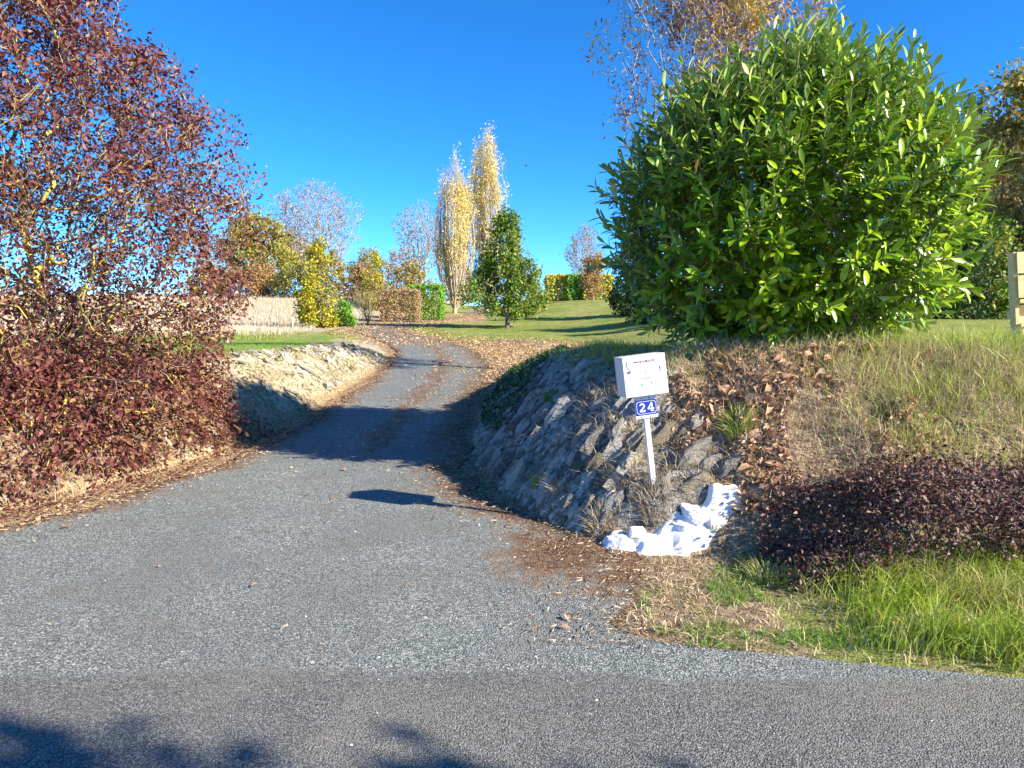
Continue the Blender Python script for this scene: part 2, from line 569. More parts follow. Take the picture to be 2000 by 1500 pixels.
def noise_mat(name, cols, scale, rough=0.85, bumpd=0.0, bscale=None, detail=4, spec=0.25, stretch=None, per_object=0.0):
    m, nt, b, out = new_mat(name)
    v = nt.nodes.new("ShaderNodeTexCoord").outputs["Object"] if per_object else geo_pos(nt)
    if stretch:
        mp = nt.nodes.new("ShaderNodeMapping"); mp.inputs["Scale"].default_value = stretch
        nt.links.new(v, mp.inputs[0]); v = mp.outputs[0]
    if per_object:
        oi = nt.nodes.new("ShaderNodeObjectInfo")
        ad = nt.nodes.new("ShaderNodeVectorMath"); ad.operation = 'ADD'
        sc = nt.nodes.new("ShaderNodeVectorMath"); sc.operation = 'SCALE'; sc.inputs[0].default_value = (37, 53, 71)
        nt.links.new(oi.outputs["Random"], sc.inputs["Scale"])
        nt.links.new(v, ad.inputs[0]); nt.links.new(sc.outputs[0], ad.inputs[1]); v = ad.outputs[0]
    f = noise(nt, scale, detail, 0.6, v)
    c = ramp(nt, cols, remap(nt, f, 0.25, 0.75))
    if per_object:
        oi2 = nt.nodes.new("ShaderNodeObjectInfo")
        c = mix_n(nt, per_object, c, ramp(nt, cols, oi2.outputs["Random"]))
    nt.links.new(c, b.inputs["Base Color"])
    b.inputs["Roughness"].default_value = rough; b.inputs["Specular IOR Level"].default_value = spec
    if bumpd: bump(nt, b, noise(nt, bscale or scale * 3, 5, 0.65, v), 0.8, bumpd)
    return m

def plain(name, col, rough=0.5, spec=0.5, metal=0.0, wear=0.06, wscale=25):
    m, nt, b, out = new_mat(name)
    n = noise(nt, wscale, 4, 0.6, nt.nodes.new("ShaderNodeTexCoord").outputs["Object"])
    d = tuple(c * (1 - wear * 3) for c in col)
    nt.links.new(mix_n(nt, remap(nt, n, 0.5, 0.8), tuple(col), d), b.inputs["Base Color"])
    b.inputs["Roughness"].default_value = rough; b.inputs["Specular IOR Level"].default_value = spec; b.inputs["Metallic"].default_value = metal
    return m
# ------------------------------------------------------------------ ground sheet
def axis(lo, hi, step, far_lo, far_hi, g=1.09):
    c = list(np.arange(lo, hi + 1e-6, step))
    s = step; x = hi; a = []
    while x < far_hi:
        s *= g; x += s; a.append(x)
    s = step; x = lo; b = []
    while x > far_lo:
        s *= g; x -= s; b.append(x)
    return np.array(b[::-1] + c + a)

def in_pave(x, y):
    return (y < 2.9) | ((x > xat(PAVE_L, y)) & (x < xat(PAVE_R, y)) & (y < 70))

gx = axis(-6.0, 6.0, 0.068, -420, 420)
gy = axis(2.7, 12.5, 0.068, -80, 750, 1.045)
GX, GY = np.meshgrid(gx, gy)
GZ = H(GX, GY)
_ins = np.where(in_pave(GX, GY), np.minimum(pdist(PAVE_L, GX, GY), pdist(PAVE_R, GX, GY)), 0)
_ins = np.where(GY < 2.9, np.maximum(_ins, 2.9 - GY), _ins)
GZ = GZ - 0.05 * sstep(0.0, 0.22, _ins) * (GY < 72) * (GY > -3.1)
_dl, _dr = side(GX, GY)
nx, ny = len(gx), len(gy)
_i = (np.arange(ny - 1)[:, None] * nx + np.arange(nx - 1)[None])
_F = np.stack([_i, _i + 1, _i + nx + 1, _i + nx], -1).reshape(-1)

def ground_material():
    m, nt, b, out = new_mat("ground_soil_and_turf")
    p = geo_pos(nt)
    n1 = noise(nt, 2.2, 5, 0.6, p); n2 = noise(nt, 14, 4, 0.65, p); n3 = noise(nt, 70, 3, 0.6, p); n0 = noise(nt, 0.35, 3, 0.5, p)
    soil = ramp(nt, [(.09, .055, .034), (.20, .135, .085), (.36, .27, .175), (.46, .36, .23)], remap(nt, math_n(nt, 'ADD', math_n(nt, 'MULTIPLY', n2, .5), math_n(nt, 'MULTIPLY', n3, .5)), .3, .7))
    lawn = ramp(nt, [(.15, .17, .035), (.24, .26, .06), (.35, .34, .11), (.44, .38, .17)], remap(nt, math_n(nt, 'ADD', math_n(nt, 'MULTIPLY', n1, .45), math_n(nt, 'MULTIPLY', n3, .55)), .32, .68))
    lawn2 = ramp(nt, [(.12, .17, .03), (.20, .26, .05), (.28, .32, .08)], n3)
    lawn = mix_n(nt, remap(nt, n0, .42, .62), lawn, lawn2)
    straw = ramp(nt, [(.28, .22, .14), (.46, .38, .26), (.62, .54, .41)], remap(nt, n2, .3, .7))
    mpr = nt.nodes.new("ShaderNodeMapping"); mpr.inputs["Rotation"].default_value = (0, 0, -.34); mpr.inputs["Scale"].default_value = (.35, 1.6, 1.0); nt.links.new(p, mpr.inputs[0])
    nr = noise(nt, 16, 5, .7, mpr.outputs[0])
    rock = ramp(nt, [(.07, .06, .048), (.17, .155, .13), (.34, .32, .28), (.52, .50, .46)], remap(nt, nr, .28, .74))
    lit = ramp(nt, [(.15, .085, .05), (.30, .19, .10), (.46, .33, .19), (.56, .45, .30)], remap(nt, n3, .3, .7))
    c = mix_n(nt, attr(nt, "straw"), soil, straw)
    c = mix_n(nt, remap(nt, math_n(nt, 'ADD', attr(nt, "green"), math_n(nt, 'MULTIPLY', math_n(nt, 'SUBTRACT', n1, .5), .8)), .35, .65), c, lawn)
    c = mix_n(nt, remap(nt, math_n(nt, 'ADD', attr(nt, "litter"), math_n(nt, 'MULTIPLY', math_n(nt, 'SUBTRACT', n2, .5), .9)), .3, .7), c, lit)
    c = mix_n(nt, remap(nt, math_n(nt, 'ADD', attr(nt, "rock"), math_n(nt, 'MULTIPLY', math_n(nt, 'SUBTRACT', n1, .5), 1.2)), .4, .7), c, rock)
    nt.links.new(c, b.inputs["Base Color"])
    b.inputs["Roughness"].default_value = 0.95; b.inputs["Specular IOR Level"].default_value = 0.1
    bump(nt, b, math_n(nt, 'ADD', n2, math_n(nt, 'MULTIPLY', n3, .6)), 0.9, 0.03)
    return m

def zones(x, y):
    dl, dr = side(x, y)
    topR = sstep(1.35, 2.2, dr) * sstep(5.2, 6.4, y)
    topL = sstep(1.1, 1.7, dl) * sstep(7.0, 9.0, y)
    green = np.maximum(topR, topL * (1 - sstep(27, 33, y) * sstep(-7, -10.5, x)))
    green = np.maximum(green, sstep(26, 29, y) * (x > -9) * ((dl > 0) | (dr > 0)))
    green = np.maximum(green, .38 * ((y > 2.9) & (y < 4.3) & (x > .45)) + .2 * ((y > 2.9) & (y < 4.1) & (x > 1.4)))
    straw = np.maximum(sstep(28, 34, y) * sstep(-8.5, -11, x), (.05 + .95 * sstep(7.5, 9.0, y)) * (dl > 0) * (dl < 1.6) * (y > 4))
    straw = np.maximum(straw, sstep(70, 100, y) * .6)
    litter = np.clip(1.1 - np.abs(y - 20.5) / 7.0, 0, 1) * sstep(-3.4, -1.4, x) * (1 - sstep(1.6, 4.0, x)) * 1.2
    litter = np.maximum(litter, .9 * ((x < xat(PAVE_L, y) + .05) & (dl < .10) & (y > 3.6) & (y < 30)) * (pdist(PAVE_L, x, y) < .5))
    litter = np.maximum(litter, .75 * sstep(40, 46, y) * sstep(70, 60, y) * (x > -9.5) * (x < -1.8) * 1.0)
    rock = ((dr > .05) & (dr < 1.2) & (y < 12.0) & (x < 1.35)) * sstep(12.5, 9.0, y) * .75
    return green, straw, litter, rock

gme = mesh_np("ground", np.stack([GX, GY, GZ], -1), _F, np.full(len(_F) // 4, 4), ground_material(), None, True)
for nm, arr in zip(("green", "straw", "litter", "rock"), zones(GX, GY)):
    a_ = gme.attributes.new(nm, 'FLOAT', 'POINT'); a_.data.foreach_set("value", np.ascontiguousarray(arr.ravel(), dtype=np.float32))
tag(link("ground", gme), "grassy and earthen ground rising away from the road", None, None, "structure")

# ------------------------------------------------------------------ driveway and road
def asphalt_material(name, lane_attr):
    """chip-sealed surfacing; the lane's browner, finer chippings take over where the attribute says so"""
    m, nt, b, out = new_mat(name)
    p = geo_pos(nt)
    def surf(chips, tint, dirt, scale, stain):
        v1 = voro(nt, scale, p); v2 = voro(nt, scale, p, "Distance"); v3 = voro(nt, scale * 2.3, p)
        sep = nt.nodes.new("ShaderNodeSeparateColor"); nt.links.new(v1, sep.inputs[0])
        sep3 = nt.nodes.new("ShaderNodeSeparateColor"); nt.links.new(v3, sep3.inputs[0])
        c = mix_n(nt, .28, ramp(nt, chips, sep.outputs[0]), ramp(nt, chips, sep3.outputs[0]))
        c = mix_n(nt, math_n(nt, 'MULTIPLY', remap(nt, n1, .40, .66), stain), c, tint)
        c = mix_n(nt, math_n(nt, 'MULTIPLY', remap(nt, n4, .48, .75), stain * .9), c, dirt)
        c = mix_n(nt, math_n(nt, 'MULTIPLY', remap(nt, v2, .42, .72), .6), c, (.025, .025, .025))
        return c, math_n(nt, 'SUBTRACT', math_n(nt, 'MULTIPLY', sep.outputs[1], .5), v2)
    n1 = noise(nt, 0.8, 5, 0.6, p, .6); n4 = noise(nt, 2.4, 4, .6, p, .4); n2 = noise(nt, 5, 4, 0.6, p); n3 = noise(nt, 55, 3, .6, p)
    c1, h1 = surf([((.058, .063, .060), 0), ((.145, .160, .152), .25), ((.25, .272, .255), .55), ((.385, .41, .38), .8), ((.64, .64, .60), .96), ((.8, .79, .73), 1)], (.205, .217, .208), (.24, .225, .19), 105, .6)
    c2, h2 = surf([((.052, .052, .050), 0), ((.128, .127, .120), .3), ((.225, .223, .21), .6), ((.35, .345, .325), .85), ((.44, .42, .37), .97), ((.62, .6, .55), 1)], (.31, .285, .235), (.165, .163, .155), 150, .5)
    if lane_attr:
        k = remap(nt, math_n(nt, 'ADD', attr(nt, "lane"), math_n(nt, 'ADD', math_n(nt, 'MULTIPLY', math_n(nt, 'SUBTRACT', n2, .5), .9), math_n(nt, 'MULTIPLY', math_n(nt, 'SUBTRACT', n3, .5), .8))), .3, .7)
        c = mix_n(nt, k, c1, c2)
        l = attr(nt, "litter")
        q = math_n(nt, 'ADD', l, math_n(nt, 'ADD', math_n(nt, 'MULTIPLY', math_n(nt, 'SUBTRACT', n2, .5), 1.2), math_n(nt, 'MULTIPLY', math_n(nt, 'SUBTRACT', n3, .5), 1.7)))
        lc = ramp(nt, [(.06, .03, .018), (.14, .072, .038), (.22, .13, .07), (.36, .25, .15)], remap(nt, n3, .35, .7))
        c = mix_n(nt, remap(nt, q, .45, .85), c, lc)
        hm = nt.nodes.new('ShaderNodeMix'); hm.data_type = 'FLOAT'; nt.links.new(k, hm.inputs[0]); nt.links.new(h1, hm.inputs[2]); nt.links.new(h2, hm.inputs[3]); h = hm.outputs[0]
    else:
        c, h = c2, h2
    nt.links.new(c, b.inputs["Base Color"])
    b.inputs["Roughness"].default_value = 0.8; b.inputs["Specular IOR Level"].default_value = 0.25
    bump(nt, b, math_n(nt, 'ADD', h, math_n(nt, 'MULTIPLY', n3, .3)), 0.9, 0.0055)
    return m

M_DRIVE = asphalt_material("driveway_chippings", True)
M_ROAD = asphalt_material("road_asphalt", False)

dy = np.concatenate([np.arange(2.60, 14, 0.09), np.arange(14, 30, .2), np.arange(30, 70.1, .5)])
ncol = 68
_u = np.linspace(0, 1, ncol)
XL = np.maximum(xat(PAVE_L, dy), -7.5) + (fbm(dy * 1.6, dy * 0 + 3) - .5) * .35 * np.clip((dy - 3) / 2, 0, 1)
XR = np.minimum(xat(PAVE_R, dy), 9) + (fbm(dy * 2.0, dy * 0 + 8) - .5) * .35 * np.clip((dy - 3) / .6, 0, 1)
DX = XL[:, None] + (XR - XL)[:, None] * _u[None]
DY = np.repeat(dy[:, None], ncol, 1)
DZ = gbase(DY) + 0.012 + (fbm(DX * .7, DY * .7, 3) - .5) * .03 * np.clip((DY - 3.2) / 2, 0, 1)
dl_ = DX - XL[:, None]; dr_ = XR[:, None] - DX
lit = np.maximum(np.clip(1 - dl_ / .55, 0, 1) * .95 * np.clip((DY - 4.0) / 1, 0, 1), np.clip(1 - dr_ / .8, 0, 1) ** .8 * 1.0 * np.clip((DY - 3.3) / .8, 0, 1))
cx = .5 * (XL + XR)[:, None]
lit = np.maximum(lit, .74 * np.exp(-((DX - cx - .1) / .36) ** 2) * sstep(6.3, 8.5, DY))
lit = np.maximum(lit, .85 * sstep(12, 17, DY) * np.clip((DX - cx) / 1.2, 0, 1))
lit = np.maximum(lit, .6 * sstep(20, 26, DY))
lit = np.maximum(lit, 1.0 * np.exp(-(((DX - .35) / .60) ** 2 + ((DY - 4.6) / .85) ** 2)))
_i = (np.arange(len(dy) - 1)[:, None] * ncol + np.arange(ncol - 1)[None])
_F = np.stack([_i, _i + 1, _i + ncol + 1, _i + ncol], -1).reshape(-1)
lane = sstep(3.05, 2.84, DY + (fbm(DX * 1.1, DX * 0 + 4, 3) - .5) * .22)
dme = mesh_np("driveway", np.stack([DX, DY, DZ], -1), _F, np.full(len(_F) // 4, 4), M_DRIVE, None, True)
a_ = dme.attributes.new("litter", 'FLOAT', 'POINT'); a_.data.foreach_set("value", np.ascontiguousarray(lit.ravel(), dtype=np.float32))
a_ = dme.attributes.new("lane", 'FLOAT', 'POINT'); a_.data.foreach_set("value", np.ascontiguousarray(lane.ravel(), dtype=np.float32))
tag(link("driveway", dme), "blue-grey chip-sealed driveway curving uphill", None, None, "structure")

rx = np.concatenate([np.arange(-60, -6, 2.0), np.arange(-6, 6, .08), np.arange(6, 61, 2.0)])
ry = np.linspace(0, 1, 30)
edge = 2.77 - 0.025 * rx.clip(-6, 6) + (fbm(rx * 1.3, rx * 0 + 1) - .5) * .12
RX = np.repeat(rx[None], len(ry), 0)
RY = -3.2 + (edge[None] + 3.2) * ry[:, None]
RZ = 0.019 + 0 * RX
_i = (np.arange(len(ry) - 1)[:, None] * len(rx) + np.arange(len(rx) - 1)[None])
_F = np.stack([_i, _i + 1, _i + len(rx) + 1, _i + len(rx)], -1).reshape(-1)
tag(link("road", mesh_np("road", np.stack([RX, RY, RZ], -1), _F, np.full(len(_F) // 4, 4), M_ROAD, None, True)), "brown-grey asphalt lane crossing in front of the driveway", None, None, "structure")
# ------------------------------------------------------------------ rock of the cut banks
def hnormal(x, y):
    e = 0.06
    dx = (H(x + e, y, False) - H(x - e, y, False)) / (2 * e); dyy = (H(x, y + e, False) - H(x, y - e, False)) / (2 * e)
    return norm(np.stack([-dx, -dyy, np.ones_like(dx)], -1))

def rock_material(name, cols, lichen, lic=0.35, stretch=(1, 1, 3), bscale=30):
    m, nt, b, out = new_mat(name)
    tc = nt.nodes.new("ShaderNodeTexCoord").outputs["Object"]
    oi = nt.nodes.new("ShaderNodeObjectInfo")
    mp = nt.nodes.new("ShaderNodeMapping"); mp.inputs["Scale"].default_value = stretch
    nt.links.new(tc, mp.inputs[0])
    sc = nt.nodes.new("ShaderNodeVectorMath"); sc.operation = 'SCALE'; sc.inputs[0].default_value = (17, 31, 23); nt.links.new(oi.outputs["Random"], sc.inputs["Scale"])
    nt.links.new(sc.outputs[0], mp.inputs["Location"])
    v = mp.outputs[0]
    n1 = noise(nt, 9, 5, .65, v); n2 = noise(nt, bscale, 5, .7, v); n3 = noise(nt, 3.5, 3, .5, v)
    c = ramp(nt, cols, remap(nt, math_n(nt, 'ADD', math_n(nt, 'MULTIPLY', n1, .7), math_n(nt, 'MULTIPLY', oi.outputs["Random"], .3)), .3, .75))
    c = mix_n(nt, math_n(nt, 'MULTIPLY', remap(nt, n3, .52, .64), lic), c, lichen)
    c = mix_n(nt, math_n(nt, 'MULTIPLY', remap(nt, n2, .56, .75), .6), c, tuple(x * .35 for x in cols[0]))
    nt.links.new(c, b.inputs["Base Color"]); b.inputs["Roughness"].default_value = .9; b.inputs["Specular IOR Level"].default_value = .2
    bump(nt, b, math_n(nt, 'ADD', n1, n2), 1.0, .02)
    return m

M_SCHIST = rock_material("schist", [(.15, .135, .115), (.31, .285, .245), (.49, .46, .41), (.66, .63, .57)], (.60, .51, .36), .5)
M_LIME = rock_material("pale_limestone", [(.40, .32, .20), (.58, .50, .36), (.72, .66, .52), (.82, .77, .64)], (.70, .52, .26), .35, (1, 1, 1.6))
M_OCHRE = rock_material("ochre_stone", [(.26, .22, .16), (.42, .37, .28), (.58, .53, .43), (.68, .64, .55)], (.50, .38, .16), .5, (1, 1, 1.5))
M_WHITEWASH = noise_mat("whitewash_paint", [(.36, .33, .28), (.80, .79, .77), (.84, .84, .83), (.86, .86, .85), (.86, .86, .85)], 9, .8, .010, 45)
M_YELLOWED = noise_mat("yellow_lichen_stone", [(.30, .20, .05), (.55, .38, .08), (.66, .55, .25)], 18, .9, .01, 50)

def place(o, P, X, Y, Z, S, base=(0, 0, 0)):
    o.matrix_local = Matrix(((X[0] * S, Y[0] * S, Z[0] * S, P[0] - base[0]), (X[1] * S, Y[1] * S, Z[1] * S, P[1] - base[1]),
                             (X[2] * S, Y[2] * S, Z[2] * S, P[2] - base[2]), (0, 0, 0, 1)))

# the grey rock face right of the driveway: slab upon slab, dipping towards the drive
r_ = np.random.default_rng(21)
ob = (0.3, 6.5, 0.1)
outcrop = thing("rock_outcrop", ob, "grey layered rock face in shade along the right side of the driveway", "rock outcrop")
slabs = [rock_mesh("rock_slab", 100 + i, 1.0, .34 + .07 * (i % 3), .10 + .03 * (i % 4), M_SCHIST, 1, .08, 12) for i in range(12)]
x = r_.uniform(-.6, 1.25, 6000); y = r_.uniform(4.9, 11.5, 6000)
dl, dr = side(x, y)
dens = np.where(y > 8.2, .22, 1.0) * np.where(dr > .95, .35, 1.0)
ok = (dr > .03) & (dr < 1.2) & (x < .2 + (y - 4.7) * .9 + .35) & (r_.random(6000) < dens)
x, y = x[ok][:285], y[ok][:285]
N = hnormal(x, y); Lx = np.array([.62, .22, .70])
for i in range(len(x)):
    n = N[i]; L = Lx + r_.normal(size=3) * .16
    L = norm(L - n * (L @ n)); n2 = norm(n + .55 * np.cross(L, n) * 1.0 + r_.normal(size=3) * .16)
    X, Y, Z = frames(np.cross(n2, L)[None], n2[None])
    s = .05 + .19 * r_.random() ** 2.2
    o = link("rock_slab", slabs[i % 12], outcrop)
    place(o, (x[i], y[i], float(H(x[i], y[i])) - .002 + .02 * r_.random()), X[0], Y[0], Z[0], s, ob)

q_ = np.random.default_rng(22)
x = q_.uniform(-.6, 1.3, 9000); y = q_.uniform(4.9, 10.5, 9000)
dl, dr = side(x, y)
ok = (dr > .02) & (dr < 1.15) & (x < .2 + (y - 4.7) * .9 + .35) & (fbm(x * 3, y * 3, 2) > .36)
x, y = x[ok][:2600], y[ok][:2600]
N = hnormal(x, y); n = len(x)
L = norm(Lx + q_.normal(size=(n, 3)) * .2); L = norm(L - N * (L * N).sum(1, keepdims=True)); n2 = norm(N + .6 * np.cross(L, N) + q_.normal(size=(n, 3)) * .22)
CHIP = Leaf([(-1, -.3, -.1), (.2, -.42, -.1), (1, .1, -.1), (-.4, .4, -.1), (-.9, -.2, .1), (.25, -.3, .13), (.85, .1, .08), (-.35, .32, .1)], [(3, 2, 1, 0), (4, 5, 6, 7), (0, 1, 5, 4), (1, 2, 6, 5), (2, 3, 7, 6), (3, 0, 4, 7)])
V, L_, T, M = instances(CHIP, np.stack([x, y, H(x, y)], 1), L, np.cross(n2, L), n2, .022 + .07 * q_.random(n) ** 2)
child_np("rock_shards", outcrop, V, L_, T, M_SCHIST, None, False, "stuff")

# pale boulders and blocks about the mailbox post
corner = thing("boulder_pile", (1.2, 5.0, .25), "pale grey and ochre boulders around the foot of the mailbox post", "rocks")
blk = [lump_mesh("boulder", 200 + i, [M_SCHIST, M_OCHRE, M_OCHRE, M_SCHIST][i % 4], 3, .14, .08, .2) for i in range(8)]
for i, (px, pyy, s, up) in enumerate([(a_, b_, c_ * .78, d_) for a_, b_, c_, d_ in [(1.32, 5.12, .19, .02), (1.12, 5.32, .17, .02), (.86, 5.16, .13, .02), (.72, 4.98, .11, .03), (1.55, 4.98, .15, .0), (1.28, 4.92, .12, .0),
                                      (.62, 5.3, .12, .02), (1.0, 5.55, .16, .0), (1.4, 5.35, .13, .0), (.55, 5.08, .08, .02), (1.68, 4.78, .12, .0), (.60, 5.5, .09, -.0), (.8, 5.42, .12, .02), (1.78, 4.62, .07, 0), (1.22, 5.5, .1, .02), (1.15, 5.08, .1, .02), (1.42, 5.05, .11, 0), (.95, 5.3, .12, .02), (.7, 5.2, .1, .02), (1.3, 5.3, .12, .01), (1.08, 4.95, .08, .01), (.5, 5.35, .1, .01), (.42, 5.2, .09, .01), (1.5, 5.2, .1, 0), (.86, 5.0, .1, .01), (1.6, 4.9, .1, 0)]]):
    o = link("boulder", blk[i % 8], corner)
    n = hnormal(np.array([px]), np.array([pyy]))[0]
    Lb = Lx + r_.normal(size=3) * .25; X, Y, Z = frames((Lb - n * (Lb @ n))[None], norm(n + r_.normal(size=3) * .22)[None])
    place(o, (px, pyy, float(H(px, pyy)) + up), X[0] * .62, Y[0] * 1.35, Z[0] * .42, s, (1.2, 5.0, .25))

# stones daubed with white paint under the mailbox
white = thing("white_painted_rocks", (1.1, 4.7, 0.0), "rocks daubed with thick white paint below the mailbox", "rocks")
ux = np.linspace(.60, 1.66, 96); uy = np.linspace(4.50, 5.02, 52)
UX, UY = np.meshgrid(ux, uy)
path = np.array([(.70, 4.72), (.95, 4.66), (1.2, 4.68), (1.36, 4.74), (1.50, 4.77)])
wd = np.interp(UX, path[:, 0], [.11, .12, .15, .15, .09])
mk = 1 - pdist(path, UX, UY) / wd + (fbm(UX * 7, UY * 7, 3) - .5) * .9
hgt = np.clip(mk * 1.6, 0, 1)
cell = np.abs(vnoise(UX * 8 + 3, UY * 8) - .5) * 2; cell2 = np.abs(vnoise(UX * 24, UY * 24 + 5) - .5) * 2
UZ = H(UX, UY) - .03 + hgt * (.06 + .050 * cell + .010 * cell2 + .012 * fbm(UX * 30, UY * 30, 2))
_i = (np.arange(51)[:, None] * 96 + np.arange(95)[None]); _F = np.stack([_i, _i + 1, _i + 97, _i + 96], -1).reshape(-1, 4)
_F = _F[mk.ravel()[_F].max(1) > -.05]
child_np("painted_ground", white, np.stack([UX, UY, UZ], -1), _F, np.full(len(_F), 4), M_WHITEWASH, None, True)
wb = [rock_mesh("painted_stone", 310 + i, 1.0, .85, .9, M_WHITEWASH, 3, .018, 16) for i in range(5)]
for i, (px, pyy, pz, sx, sz) in enumerate([(1.25, 4.80, .19, .135, .12), (1.42, 4.80, .20, .10, .08), (1.13, 4.72, .13, .08, .06), (1.34, 4.72, .15, .09, .09), (.84, 4.74, .10, .07, .05)]):
    o = link("painted_stone", wb[i], white, (px - 1.1, pyy - 4.7, pz))
    o.rotation_euler = (r_.uniform(-.2, .2), r_.uniform(-.2, .2), r_.uniform(0, 6.28)); o.scale = (sx, sx, sz)

# the bank of limestone rubble left of the driveway
sb = (-3.4, 11.0, .4)
rubble = thing("stone_bank", sb, "bank of pale limestone rubble along the left side of the driveway", "stone bank")
stones = [rock_mesh("stone", 400 + i, 1.0, .62, .42, M_LIME if i % 6 else M_SCHIST, 1, .08, 12) for i in range(14)]
x = r_.uniform(-5.4, -2.9, 6000); y = 7.5 + 12.0 * r_.random(6000) ** 1.7
dl, dr = side(x, y)
cl = fbm(x * 1.6 + 40, y * 1.1, 3)
ok = (dl > .15) & (dl < 1.4) & (cl > .36) & (r_.random(6000) < .55 + .45 * (dl > .5))
x, y = x[ok][:298], y[ok][:298]
N = hnormal(x, y)
for i in range(len(x)):
    n = N[i]; L = np.array([.55, -.25, -.55]) + r_.normal(size=3) * .22
    L = norm(L - n * (L @ n)); n2 = norm(n + r_.normal(size=3) * .25)
    X, Y, Z = frames(np.cross(n2, L)[None], n2[None])
    o = link("stone", stones[i % 14], rubble)
    place(o, (x[i], y[i], float(H(x[i], y[i])) + .01), X[0], Y[0], Z[0], (.05 + .12 * r_.random() ** 1.5) * (1 + .02 * (y[i] - 8)), sb)

x = q_.uniform(-5.3, -2.9, 16000); y = 7.2 + 13 * q_.random(16000) ** 1.5
dl, dr = side(x, y)
ok = (dl > .04) & (dl < 1.6) & (fbm(x * 2.2 + 4, y * 2.2, 2) > .40)
x, y = x[ok][:5200], y[ok][:5200]; n = len(x)
N = hnormal(x, y); a = q_.random(n) * 6.28
X, Y, Z = frames(np.stack([np.cos(a), np.sin(a), 0 * a], 1), norm(N + q_.normal(size=(n, 3)) * .35))
V, L_, T, M = instances(CHIP, np.stack([x, y, H(x, y) + .004], 1), X, Y, Z, np.stack([.014 + .075 * q_.random(n) ** 2.2] * 2 + [.03 + .08 * q_.random(n)], 1))
child_np("rubble", rubble, V, L_, T, M_LIME, None, False, "stuff")

# loose stones on the right bank and verge
loose = [rock_mesh("loose_stone", 500 + i, 1.0, .75, .5, M_OCHRE if i % 2 else M_LIME, 1, .07, 12) for i in range(6)]
for i, (px, pyy, s, lab, cat_) in enumerate([(1.62, 4.30, .055, "cream stone lying at the grass edge right of the white painted rocks", None), (.86, 5.72, .07, "tan stone on the bank just behind the mailbox", None),
                                             (1.72, 5.28, .05, "small brown stone on the sunlit bank below the big laurel", None)]):
    o = link("loose_stone", loose[i], None, (px, pyy, float(H(px, pyy)) + s * .2)); o.scale = (s, s, s); o.rotation_euler = (.2, .1, i * 1.3)
    tag(o, lab, "stone", "loose stones on the right bank")
o = link("yellow_stone", rock_mesh("yellow_stone", 540, .11, .035, .03, M_YELLOWED, 2, .04, 12), None, (1.70, 4.12, float(H(1.70, 4.12)) + .03)); o.rotation_euler = (0, .35, -.4)
tag(o, "long yellow lichened stone lying in the verge below the dark red shrub", "stone")

# ------------------------------------------------------------------ mailbox
def text_mesh(name, body, size, mat, bold=0.0, ext=0.0008):
    cu = bpy.data.curves.new(name, 'FONT'); cu.body = body; cu.size = size; cu.extrude = ext; cu.offset = bold
    cu.align_x = 'CENTER'; cu.align_y = 'CENTER'
    t = bpy.data.objects.new(name, cu); COL.objects.link(t)
    dg = bpy.context.evaluated_depsgraph_get()
    me = bpy.data.meshes.new_from_object(t.evaluated_get(dg))
    bpy.data.objects.remove(t)
    me.materials.clear(); me.materials.append(mat)
    return me

M_BOX = plain("white_lacquer", (.84, .83, .80), .45, .5, 0, .05, 9)
M_BOXSIDE = noise_mat("weathered_white_lacquer", [(.50, .47, .42), (.70, .68, .63), (.78, .77, .73)], 5, .55, .001, 30, stretch=(1, 1, .12), per_object=.01)
M_SEAM = plain("dark_seam", (.30, .28, .27), .7, .3)
M_STEEL = plain("dull_steel", (.30, .28, .27), .4, .5, .7)
M_BLUE = plain("blue_enamel", (.012, .035, .33), .22, .6, 0, .05)
M_WHITE = plain("white_enamel", (.82, .83, .85), .25, .6)
M_STICK = plain("pink_sticker", (.80, .66, .70), .5, .4)
M_INK = plain("dark_ink", (.10, .05, .10), .6, .3)
M_PINK = plain("faded_red_print", (.74, .38, .42), .6, .3, 0, .15, 60)
M_CYAN = plain("light_blue_print", (.12, .50, .80), .6, .3, 0, .1, 60)
M_GREYP = plain("grey_print", (.45, .45, .45), .6, .3)
mb = thing("mailbox", (1.005, 4.98, .325), "white metal mailbox leaning on its post above the white painted rocks", "mailbox")
mb.rotation_euler = (math.radians(-2), math.radians(-6.8), math.radians(7))
bm = bmesh.new(); box_bm(bm, -.018, .018, -.018, .018, -.10, .66, .004); obj_bm("post", bm, M_BOX, mb)
bm = bmesh.new(); box_bm(bm, -.080, .080, -.030, -.020, .525, .70, .002); bk = obj_bm("backing_plate", bm, M_BOX, mb)
for bx_, bz in ((-.035, .668), (.03, .668), (-.035, .536), (.03, .536)):
    bm = bmesh.new(); bmesh.ops.create_cone(bm, cap_ends=True, segments=8, radius1=.0055, radius2=.004, depth=.006, matrix=Matrix.Translation((bx_, -.0325, bz)) @ Matrix.Rotation(math.pi / 2, 4, 'X'))
    obj_bm("bolt", bm, M_STEEL, bk)
bm = bmesh.new(); box_bm(bm, -.0775, .0775, -.0365, -.0305, .549, .652, .002); npl = obj_bm("number_plate", bm, M_BLUE, mb)
npl["label"] = "blue enamel plate with the white number 24"
bm = bmesh.new()                                                       # white line with notched corners round the plate
pts = []
hw, hh, c = .070, .044, .012
for sx, sz in ((1, 1), (-1, 1), (-1, -1), (1, -1)):
    seq = [(hw, hh - c), (hw - c * .55, hh - c * .55), (hw - c, hh)]
    if sx * sz < 0: seq = seq[::-1]
    pts += [(sx * a, sz * b_) for a, b_ in seq]
inner = [(a * .965, b_ * .94) for a, b_ in pts]
vo = [bm.verts.new((a, -.0375, .6005 + b_)) for a, b_ in pts]; vi = [bm.verts.new((a, -.0375, .6005 + b_)) for a, b_ in inner]
